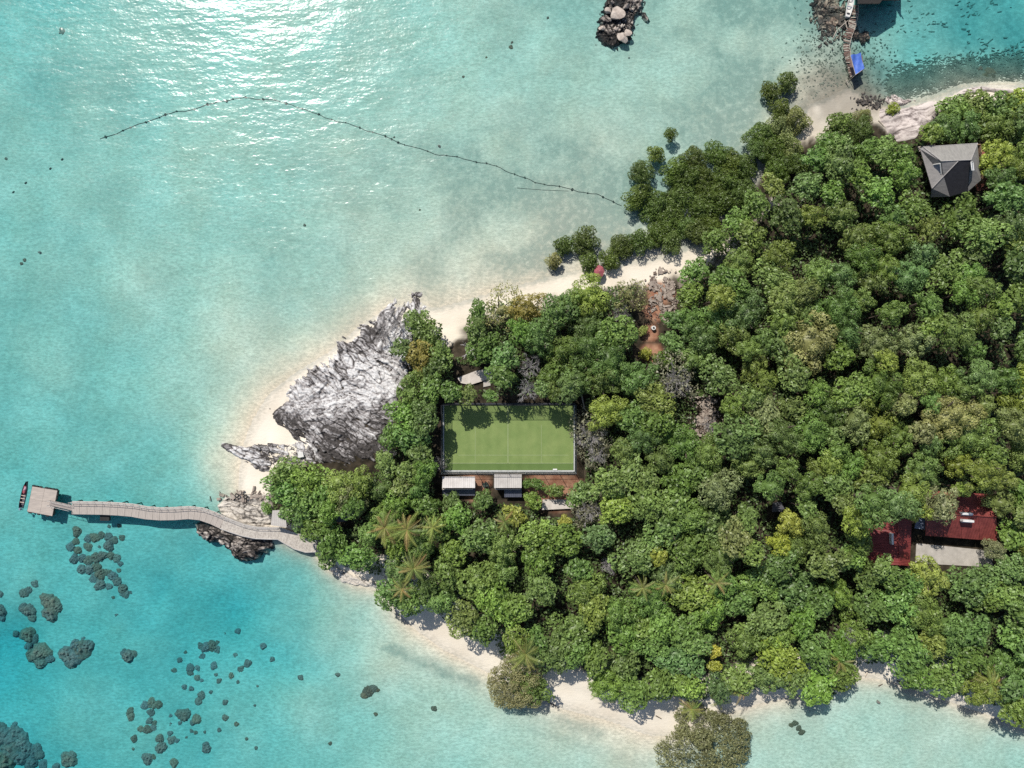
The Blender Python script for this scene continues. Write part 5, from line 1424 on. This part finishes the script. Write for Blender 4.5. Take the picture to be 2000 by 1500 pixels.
# distinctive trees
D = [(1545, 1025, 26, 'F', 'yellow', 10, 'yellow-crowned tree standing out in the lower forest'), (1525, 1062, 24, 'F', 'yellow', 9.5, 'second yellow crown, lower left beside the yellow-crowned tree'), (1560, 1065, 34, 'F', 'olive', 9, None),
     (1585, 665, 60, 'F', 'pale', 13, 'largest feathery pale olive crown in the middle of the forest'), (1860, 815, 52, 'F', 'pale', 13, 'wide pale buff crown in the right forest'), (1900, 850, 55, 'F', 'olive', 12, None),
     (1845, 990, 36, 'F', 'pale', 11, 'grey-olive crown overhanging the sunlit red roof'), (1795, 1000, 24, 'F', 'lime', 10, None), (1820, 1130, 38, 'F', 'lime', 9, 'yellow-green tree just below the concrete terrace'),
     (1880, 955, 16, 'B', 'lime', 9, 'small lime crown alone in the shade above the red roof'), (1965, 985, 30, 'F', 'olive', 9, None), (1880, 910, 28, 'F', 'lime', 11, None),
     (1375, 1450, 82, 'C', 'feather', 5.5, 'big round feathery tree standing out from the lower beach'), (1012, 1335, 58, 'C', 'feather', 6.5, 'brownish bushy tree leaning over the sea below the beach palm'),
     (1040, 1345, 36, 'B', 'mid', 6, None), (1290, 1090, 20, 'F', 'yellow', 9, 'bright yellow small crown amid the lower forest'), (1395, 1275, 14, 'B', 'yellow', 7.5, 'narrow yellow shrub in the lower forest left of a blue-green crown'), (1396, 1300, 13, 'B', 'yellow', 7, 'lower narrow yellow shrub in the lower forest'),
     (1105, 1022, 15, 'B', 'yellow', 7, 'bright yellow bush below the stone terrace'), (1005, 1010, 22, 'B', 'yellow', 7, 'orange-yellow bush below the two sheds'), (820, 695, 30, 'B', 'rusty', 7, 'rusty orange-green tree beside the white rocks'),
     (980, 605, 42, 'G', 'pale', 8, 'pale leafless-looking tree at the top of the beach wood'), (1030, 605, 36, 'F', 'rusty', 8, 'golden-green tree right of the pale tree at the beach wood'), (930, 640, 24, 'B', 'blue', 8, None), (935, 605, 20, 'B', 'mid', 7.5, None),
     (1155, 580, 42, 'F', 'lime', 8, 'golden yellow-green tree just below the red parasol'), (1230, 575, 34, 'G', 'feather', 7.5, 'feathery dull green tree left of the clay path'), (1115, 590, 26, 'F', 'olive', 7.5, None),
     (1190, 700, 46, 'F', 'dark', 10, None), (1150, 680, 44, 'F', 'dark', 9.5, None), (1100, 690, 38, 'F', 'dark', 9, None), (1180, 745, 36, 'F', 'dark', 9, None), (1130, 740, 36, 'F', 'dark', 9, None), (1075, 735, 24, 'F', 'mid', 8, None),
     (985, 700, 30, 'B', 'mid', 8, 'round green tree right of the concrete ramp'), (978, 738, 26, 'B', 'mid', 9.5, None), (1060, 762, 18, 'B', 'mid', 9, None), (958, 772, 14, 'B', 'blue', 6.5, 'small bluish bush touching the top pitch fence'),
     (1185, 800, 38, 'F', 'lime', 9, 'yellow-topped tree at the upper right corner of the pitch'), (1130, 1110, 26, 'B', 'mid', 8, None),
     (815, 630, 28, 'B', 'mid', 6, None), (835, 660, 30, 'B', 'mid', 6.5, None), (790, 680, 26, 'B', 'dark', 6, None), (860, 690, 28, 'B', 'mid', 7, None), (850, 720, 22, 'B', 'dark', 7, None),
     (800, 770, 32, 'B', 'bright', 7, None), (840, 760, 28, 'B', 'bright', 7, None), (790, 810, 32, 'B', 'bright', 7, None), (830, 815, 30, 'B', 'mid', 9, None), (765, 850, 26, 'B', 'mid', 6.5, None), (800, 855, 34, 'B', 'mid', 7, None), (820, 885, 24, 'B', 'mid', 6.5, None), (880, 768, 22, 'B', 'mid', 8.5, None), (915, 772, 20, 'B', 'olive', 7.5, None), (1112, 756, 28, 'F', 'dark', 11, None), (1085, 768, 18, 'F', 'dark', 9.5, None),
     (556, 924, 32, 'B', 'bright', 6, None), (604, 938, 34, 'B', 'bright', 6.5, None), (555, 955, 34, 'B', 'bright', 6, None), (600, 975, 36, 'B', 'bright', 6.5, None), (660, 948, 38, 'F', 'lime', 7.5, None), (702, 948, 32, 'F', 'lime', 7.5, None), (690, 992, 24, 'B', 'mid', 8.5, None), (640, 1000, 22, 'B', 'bright', 8, None), (680, 970, 34, 'F', 'pale', 7.5, None), (640, 965, 28, 'B', 'bright', 7, None),
     (560, 1000, 20, 'B', 'mid', 5, None), (520, 995, 12, 'B', 'mid', 2.2, 'small green bush left of the jetty hut'), (590, 1010, 26, 'B', 'mid', 5.5, None), (620, 1035, 30, 'B', 'bright', 6, None), (650, 1060, 34, 'B', 'bright', 6.5, None), (640, 1085, 24, 'B', 'mid', 5, None),
     (1745, 210, 13, 'B', 'lime', 2.2, 'single round bush on the bare rock slab'), (1640, 240, 26, 'B', 'mid', 6, None), (1680, 255, 28, 'M', 'mangrove', 6, None), (1690, 225, 18, 'C', 'feather', 4, None),
     (1870, 215, 34, 'B', 'bright', 5, None), (1910, 205, 34, 'B', 'olive', 5, None), (1950, 210, 34, 'B', 'mid', 5, None), (1990, 200, 30, 'B', 'lime', 5, None), (1855, 245, 30, 'F', 'mid', 6, None), (1900, 245, 34, 'F', 'mid', 6, None), (1945, 245, 34, 'F', 'olive', 6, None), (1985, 240, 34, 'F', 'mid', 6, None), (1820, 262, 22, 'B', 'lime', 5, None),
     (1955, 300, 34, 'F', 'lime', 9, 'yellow-tinged clumpy tree right of the grey house'), (1985, 320, 34, 'F', 'olive', 9, None), (1960, 350, 34, 'F', 'mid', 9, None),
     (1700, 1126, 26, 'B', 'mid', 7.5, None), (1745, 1126, 26, 'B', 'bright', 7.5, None), (1655, 1085, 28, 'B', 'mid', 8, None), (1322, 628, 24, 'B', 'mid', 6, None), (1316, 668, 24, 'B', 'blue', 6, None), (1298, 702, 20, 'B', 'mid', 5, None), (945, 978, 20, 'B', 'mid', 4.5, None), (1042, 976, 18, 'B', 'bright', 4.5, None), (884, 986, 22, 'B', 'mid', 5, None), (1124, 978, 16, 'B', 'mid', 5, None), (1684, 1058, 26, 'F', 'mid', 10, None), (1722, 1108, 22, 'B', 'mid', 8.5, None), (1668, 1090, 24, 'B', 'bright', 8.5, None), (1512, 952, 30, 'F', 'mid', 14, None), (1712, 985, 38, 'F', 'mid', 19, None), (1752, 985, 38, 'F', 'blue', 20, None), (1684, 1020, 34, 'F', 'lime', 15, None), (1925, 925, 36, 'F', 'olive', 16, None), (1790, 965, 34, 'F', 'olive', 16, None), (1400, 470, 26, 'B', 'blue', 7, None), (1440, 435, 28, 'B', 'mid', 7, None), (1480, 400, 28, 'B', 'mid', 8, None), (1365, 455, 24, 'M', 'mangrove', 4, None), (1510, 365, 24, 'B', 'olive', 7, None), (1762, 305, 28, 'B', 'mid', 7, None), (1728, 300, 28, 'B', 'bright', 7.5, None), (1778, 340, 28, 'F', 'mid', 8, None), (1700, 290, 26, 'B', 'mid', 7, None), (1360, 530, 28, 'B', 'bright', 7, None), (1345, 575, 26, 'B', 'mid', 7, None), (1785, 1140, 24, 'B', 'bright', 8, None), (1905, 1140, 44, 'B', 'blue', 7.5, None), (1950, 1075, 22, 'C', 'pale', 6, 'ragged tan bush at the right end of the concrete terrace'), (1975, 1050, 28, 'B', 'bright', 7, None), (1975, 1110, 34, 'B', 'blue', 7, None),
     (1050, 945, 14, 'B', 'mid', 3.5, 'small bush on the clay below the pitch, left one'), (1085, 960, 16, 'B', 'olive', 4, 'small bush on the clay below the pitch, right one'), (1140, 960, 26, 'B', 'mid', 6, None), (1030, 945, 10, 'B', 'mid', 3, 'tiny bush beside the right shed'),
     (1255, 645, 10, 'B', 'lime', 2.0, 'tiny yellow-green bush on the clay path'), (1262, 690, 12, 'B', 'yellow', 2.0, 'tiny golden bush at the lower end of the clay path')]
for (x, y, r, k, c, top, lab) in D:
    tree(x, y, r, k, c, top, 'shrub' if (lab and ('bush' in lab or 'shrub' in lab)) else 'broadleaf_tree', 'shrub' if (lab and ('bush' in lab or 'shrub' in lab)) else 'tree', lab)

for i, (x, y, r) in enumerate(((1180,1340,34),(1235,1352,36),(1288,1338,34),(1340,1340,32),(1440,1332,30),(1500,1328,34),(1600,1345,36),(1650,1318,30),(1790,1322,32),(1850,1332,34),(1925,1345,36),(1985,1385,36),(700,1092,30),(760,1162,30),(800,1178,28),(855,1178,32),(905,1212,32),(945,1232,28),(1130,1275,30),(1555,1325,32))):
    tree(x, y, r, 'B' if i % 5 else 'F', ['bright', 'mid', 'mid', 'bright', 'olive', 'mid'][i % 6], 8.5)

OUT = [(2050, 175), (1960, 190), (1880, 188), (1840, 205), (1830, 240), (1790, 262), (1740, 278), (1715, 265), (1700, 225), (1650, 210), (1625, 240), (1600, 285), (1575, 310), (1530, 345), (1500, 390), (1465, 430), (1420, 455), (1385, 490), (1345, 530),
       (1332, 590), (1310, 640), (1290, 690), (1245, 690), (1255, 640), (1240, 600), (1275, 560), (1240, 545), (1160, 545), (1100, 560), (1060, 585), (990, 570), (930, 590), (905, 620), (900, 680), (880, 690), (860, 640), (820, 620), (775, 650), (775, 690), (800, 740),
       (785, 760), (765, 830), (735, 860), (735, 905), (690, 910), (620, 905), (560, 890), (525, 905), (522, 960), (520, 1000), (560, 1022), (600, 1035), (622, 1060), (630, 1100), (680, 1125), (740, 1135), (760, 1190), (800, 1212), (825, 1190), (850, 1210), (880, 1240),
       (955, 1262), (970, 1290), (955, 1330), (1000, 1372), (1060, 1372), (1080, 1320), (1120, 1302), (1160, 1350), (1230, 1388), (1290, 1368), (1380, 1375), (1420, 1370), (1490, 1358), (1560, 1358), (1620, 1380), (1680, 1335), (1690, 1308), (1760, 1306), (1780, 1350),
       (1830, 1360), (1900, 1378), (2050, 1425)]
HOLES = [(852, 776, 1136, 930), (855, 925, 1022, 972), (1022, 925, 1125, 960), (892, 716, 962, 758), (1255, 560, 1308, 690), (1352, 778, 1402, 842), (1056, 970, 1124, 999), (1664, 1008, 1955, 1112), (1865, 975, 1950, 1010), (1790, 270, 1930, 385), (640, 998, 695, 1024),
         (870, 690, 915, 730), (1585, 445, 1640, 490), (1822, 690, 1860, 720), (1005, 720, 1050, 790), (1130, 820, 1185, 920), (1505, 975, 1548, 1005), (1120, 990, 1175, 1020), (1165, 1085, 1215, 1140)]
def clear_of_holes(x, y, r):
    for (a, b, c, d_) in HOLES:
        dx = max(a - x, x - c, 0); dy = max(b - y, y - d_, 0)
        if math.hypot(dx, dy) < r * .8: return False
    return True
def zone(x, y):
    """(kinds, colours, radius range, height range) of the wood around a photo position"""
    if y > 1105 or (y > 960 and x < 1420):
        if x < 900: return 'BBBF', ['mid', 'bright', 'mid', 'dark', 'bright'], (24, 36), (6.5, 8.5)
        return 'BBBBF', ['bright', 'mid', 'bright', 'mid', 'blue', 'lime', 'mid'], (27, 44), (7.5, 9.5)
    if x > 1400 and 560 < y < 1110: return 'FFFFB', ['olive', 'olive', 'mid', 'olive', 'lime', 'pale', 'mid', 'mid', 'dark', 'olive', 'mid'], (22, 44), (10, 13.5)
    if x > 1330 and y <= 560: return 'FFFBB', ['mid', 'olive', 'mid', 'blue', 'olive', 'dark', 'bright'], (26, 40), (9, 12)
    if x < 1000: return 'BBF', ['mid', 'bright', 'dark', 'olive'], (22, 34), (6, 8)
    return 'FFB', ['mid', 'mid', 'olive', 'dark', 'bright'], (26, 40), (8, 10.5)
placed = [(t['px'], t['py'], t['r']) for t in TREES]
ox = np.array([0.0]); NMAX = 250; cnt = 0
cands = []
tries = 0
while cnt < NMAX and tries < 40000:
    tries += 1
    x, y = rt.uniform(520, 2040), rt.uniform(180, 1425)
    kinds, cols, rr_, hh_ = zone(x, y)
    r = rt.uniform(*rr_) * (1.0 if tries < 9000 else (.85 if tries < 20000 else .68))
    if not clear_of_holes(x, y, r): continue
    sdv = float(sdist(np.array([x]), np.array([y]), OUT)[0])
    if sdv < r * .58: continue
    if any((x - a) ** 2 + (y - b) ** 2 < (.58 * (r + c)) ** 2 for a, b, c in placed): continue
    hgt = rt.uniform(*hh_)
    if sdv < 60: hgt = min(hgt, 7.5 + sdv * .05) + (1.0 if y > 1150 else 0)
    tree(x, y, r, rt.choice(kinds), rt.choice(cols), hgt)
    placed.append((x, y, r)); cnt += 1

# grey leafless trees
for (x, y, sc, k, top, lab, lf) in ((1030, 760, 1.15, 0, 6.5, 'tall grey leafless tree at the top pitch fence', None), (1035, 715, .95, 1, 6.5, 'grey leafless tree above the one at the pitch fence', None), (1155, 850, 1.2, 1, 6, 'grey half-leafless tree right of the pitch, upper one', 'grey'), (1168, 888, 1.0, 0, 5.5, 'grey half-leafless tree right of the pitch, lower one', 'grey'),
        (760, 885, .85, 0, 4.5, 'grey twiggy shrub between the rocks and the pitch', None), (1215, 615, .95, 0, 4.5, 'silvery dead shrub left of the clay path', None), (772, 628, 1.15, 1, 5.0, 'grey bare shrub on the upper part of the white rocks', None), (752, 655, 1.0, 0, 4.2, 'lower grey bare shrub on the white rocks', None),
        (1150, 1000, 1.0, 1, 5.5, 'grey sparse tree right of the stone terrace', 'grey'), (1190, 1105, .9, 0, 5, 'leafless purple-grey tree in a dark gap of the lower wood', None), (1320, 745, 1.3, 1, 8, 'brown-grey sparse tree above the gravel clearing', 'grey'), (1655, 1238, .75, 0, 7.5, 'grey dead crown in the lower right wood', None),
        (860, 905, .6, 1, 2.5, 'pinkish-grey dead bush left of the pitch', None), (1385, 830, .7, 1, 3, 'small bare grey shrub in the gravel clearing', None)):
    g = hz(x, y); p = P(x, y, g + top * .8); g = hzw(p.x, p.y)
    root = empty('leafless_tree', (p.x, p.y, g)); tag(root, lab, 'tree', 'leafless grey trees')
    b = link('branches', TWIG[k], root, loc=(0, 0, max(.3, top - 2.6 * sc)), scale=(sc, sc, sc), rot=(0, 0, rt.uniform(0, 6)))
    if top > 4: MB().tube([(0, 0, -.3), (.1, 0, (top - 2) * .5), (0, 0, top - 2.4 * sc)], .2, 7, .14).build('trunk', M['trunk'], root)
    if lf:
        me = PROTO['G'][k][1]; c = link('crown', me, root, loc=(0, 0, top - 2.8 * sc), scale=(sc, sc, sc)); c.color = (*GREENS['grey'], 1)
p = P(922, 682, 4.5); root = empty('leafless_tree', (p.x, p.y, hzw(p.x, p.y))); tag(root, 'dead tree with a few thick bleached limbs above the ramp', 'tree', 'leafless grey trees')
link('branches', BARE, root, loc=(0, 0, 2.6), scale=(1.1, 1.1, 1.1)); MB().tube([(0, 0, -.3), (0, 0, 3.0)], .25, 7, .2).build('trunk', M['grey_twig'], root)
# fallen pale trunks seen in gaps
for (x0, y0, x1, y1, z, lab) in ((1135, 765, 1142, 800, 2.9, 'pale bare trunk standing at the upper right pitch corner'), (1350, 777, 1375, 775, 3.4, 'pale fallen trunk across the top of the gravel clearing')):
    a, b = P(x0, y0, z + .3), P(x1, y1, z); m_ = (a + b) / 2
    tag(MB().tube([a - m_, b - m_], .18, 6, .12).build('fallen_trunk', M['pale_timber'], loc=m_), lab, 'trunk')

# palms
def palm(px, py, top, label, n=13, sc=1.0, col=(.25, .29, .075), old=.25, lean=(0, 0)):
    g0 = hz(px, py); p = P(px, py, g0 + top); g = hzw(p.x + lean[0], p.y + lean[1])
    root = empty('coconut_palm', (p.x + lean[0], p.y + lean[1], g)); tag(root, label, 'palm', 'coconut palms')
    hd = Vector((-lean[0], -lean[1], g0 + top - g))
    MB().tube([(0, 0, -.3), hd * .35 + Vector((lean[0] * -.1, lean[1] * -.1, 0)), hd * .7, hd], .2, 7, .12).build('trunk', M['trunk'], root)
    n = int(n * 1.5)
    for k in range(n):
        a = 6.283 * k / n * 2.0 + rt.uniform(-.2, .2)
        f = link('frond', FROND[k % 3], root, loc=hd, rot=(rt.uniform(-.25, .25), rt.uniform(-.7, .5), a), scale=(sc * .85 * rt.uniform(.7, 1.15),) * 3)
        c = (.33, .27, .10) if rt.random() < old else col
        f.color = (c[0] * rt.uniform(.85, 1.2), c[1] * rt.uniform(.85, 1.15), c[2], 1)
for (x, y, top, lab, n, sc, old, ln) in ((752, 1030, 8, 'palm with tawny fronds, left of the pair below the hut roof', 14, 1.2, .3, (0, -1)), (795, 1035, 8.5, 'palm with greener fronds, right of the pair below the hut roof', 14, 1.2, .25, (0, 1)), (845, 1030, 7.5, 'smaller palm right of the tawny pair', 11, .9, .1, (0, 0)),
        (808, 1110, 8.5, 'palm above the first small beach gap', 14, 1.15, .15, (.5, .5)), (785, 1150, 7, 'drooping palm at the water edge left of the first beach', 11, .9, .4, (0, .5)), (1027, 1278, 8.5, 'bright yellow-green palm overhanging the lower beach', 14, 1.2, .05, (.5, 1)),
        (1255, 1148, 9, 'banana-like palm in the middle of the lower wood', 9, .9, .05, (0, 0)), (1300, 1142, 8.5, 'olive palm right of the banana-like one', 9, .9, .3, (0, 0)), (1400, 1138, 9, 'golden palm left of a lime-green crown', 9, .9, .15, (0, 0)),
        (1352, 1385, 5, 'short palm behind the big round feathery tree', 13, .95, .05, (0, .5)), (1450, 1345, 5.5, 'ragged palm at the beach edge right of the short one', 9, 1.0, .2, (0, .5)), (1405, 1370, 4, 'thin young palm between two beach palms', 7, .7, .05, (0, .5)), (1935, 1335, 6.5, 'dark palm in the lower right wood by the water', 13, 1.0, .05, (0, .5)),
        (1170, 1352, 4, 'low drooping palm at the pale beach strip', 7, .8, .3, (0, .5)), (1640, 1290, 7, 'small olive palm left of the sandy cove', 9, .9, .15, (0, 0)), (985, 1020, 6, 'dark palm below the right shed', 9, .8, .15, (0, 0))):
    palm(x, y, top + 1.2, lab, n, sc, old=old, lean=ln)

# undergrowth: low leafy cover under the trees, one mass
r = np.random.default_rng(77)
ux = r.uniform(520, 2120, 170000); uy = r.uniform(170, 1440, 170000)
ok = (sdist(ux, uy, OUT) > 14) & (fbm(ux / 40., uy / 40., 61, 3) > .22)
for (a, b, c, d_) in HOLES[:11]:
    ok &= ~((ux > a - 4) & (ux < c + 4) & (uy > b - 4) & (uy < d_ + 4))
ux, uy = ux[ok], uy[ok]; gz, _ = terrain(ux, uy)
uz = gz + .2 + 4.2 * np.clip(fbm(ux / 22., uy / 22., 62, 3) - .25, 0, 1) * sstep(14, 60, sdist(ux, uy, OUT)) + r.uniform(-.3, .3, len(ux))
cc = np.stack([(ux - 1000) * S, (750 - uy) * S, uz], -1)
um_ = leaves_mesh('undergrowth', cc, r.normal(0, .5, cc.shape) + np.array([0, 0, 1]), r.uniform(.18, .42, len(cc)), r.uniform(.1, .8, len(cc)), M['leaf'], 1.0, .1)
ug = link('undergrowth', um_); ug.color = (.10, .155, .045, 1)
tag(ug, 'low leafy undergrowth on the forest floor', kind='stuff')

# ------------------------------------------------------------------ labels that single out each remaining tree
MARKS = [('green pitch', 994, 855), ('grey house', 1855, 325), ('sunlit red roof', 1880, 1025), ('shaded red roof', 1720, 1065), ('clay path', 1272, 640), ('gravel clearing', 1378, 812), ('jetty hut', 545, 1012), ('white rock outcrop', 660, 800), ('bare rock slab', 1775, 240),
         ('sandy cove', 1735, 1330), ('big feathery beach tree', 1375, 1440), ('yellow-green beach palm', 1027, 1278), ('yellow-crowned tree', 1545, 1030), ('concrete ramp', 930, 737), ('stone terrace', 1090, 985), ('tawny palm pair', 770, 1032), ('largest pale crown mid-forest', 1585, 665),
         ('wide pale buff crown', 1860, 815), ('red parasol', 1168, 533), ('sand gap behind the mangroves', 1338, 508), ('lone mangrove bush', 1312, 261), ('banana-like palm', 1255, 1148), ('blue tarpaulin shelter', 1671, 128), ('black canopy gap', 1612, 468)]
DIRS = ['right of', 'upper right of', 'above', 'upper left of', 'left of', 'lower left of', 'below', 'lower right of']
buckets = {}
for t in TREES:
    if not t['auto']: continue
    m = min(MARKS, key=lambda k: math.hypot(k[1] - t['px'], k[2] - t['py']))
    a = math.atan2(m[2] - t['py'], t['px'] - m[1]); s_ = int(round(a / (math.pi / 4))) % 8
    buckets.setdefault((m[0], s_, t['noun']), []).append((math.hypot(m[1] - t['px'], m[2] - t['py']), t))
for (nm, s_, noun), lst in buckets.items():
    lst.sort(key=lambda k: k[0])
    for i, (dist, t) in enumerate(lst):
        size = 'small' if t['r'] < 24 else ('broad' if t['r'] > 35 else 'medium')
        t['o']['label'] = '%s %s %s, %s %s %s the %s' % (size, WORDS[t['col']], noun, ORD[i], 'one' if noun == 'mangrove' else 'crown', DIRS[s_], nm)
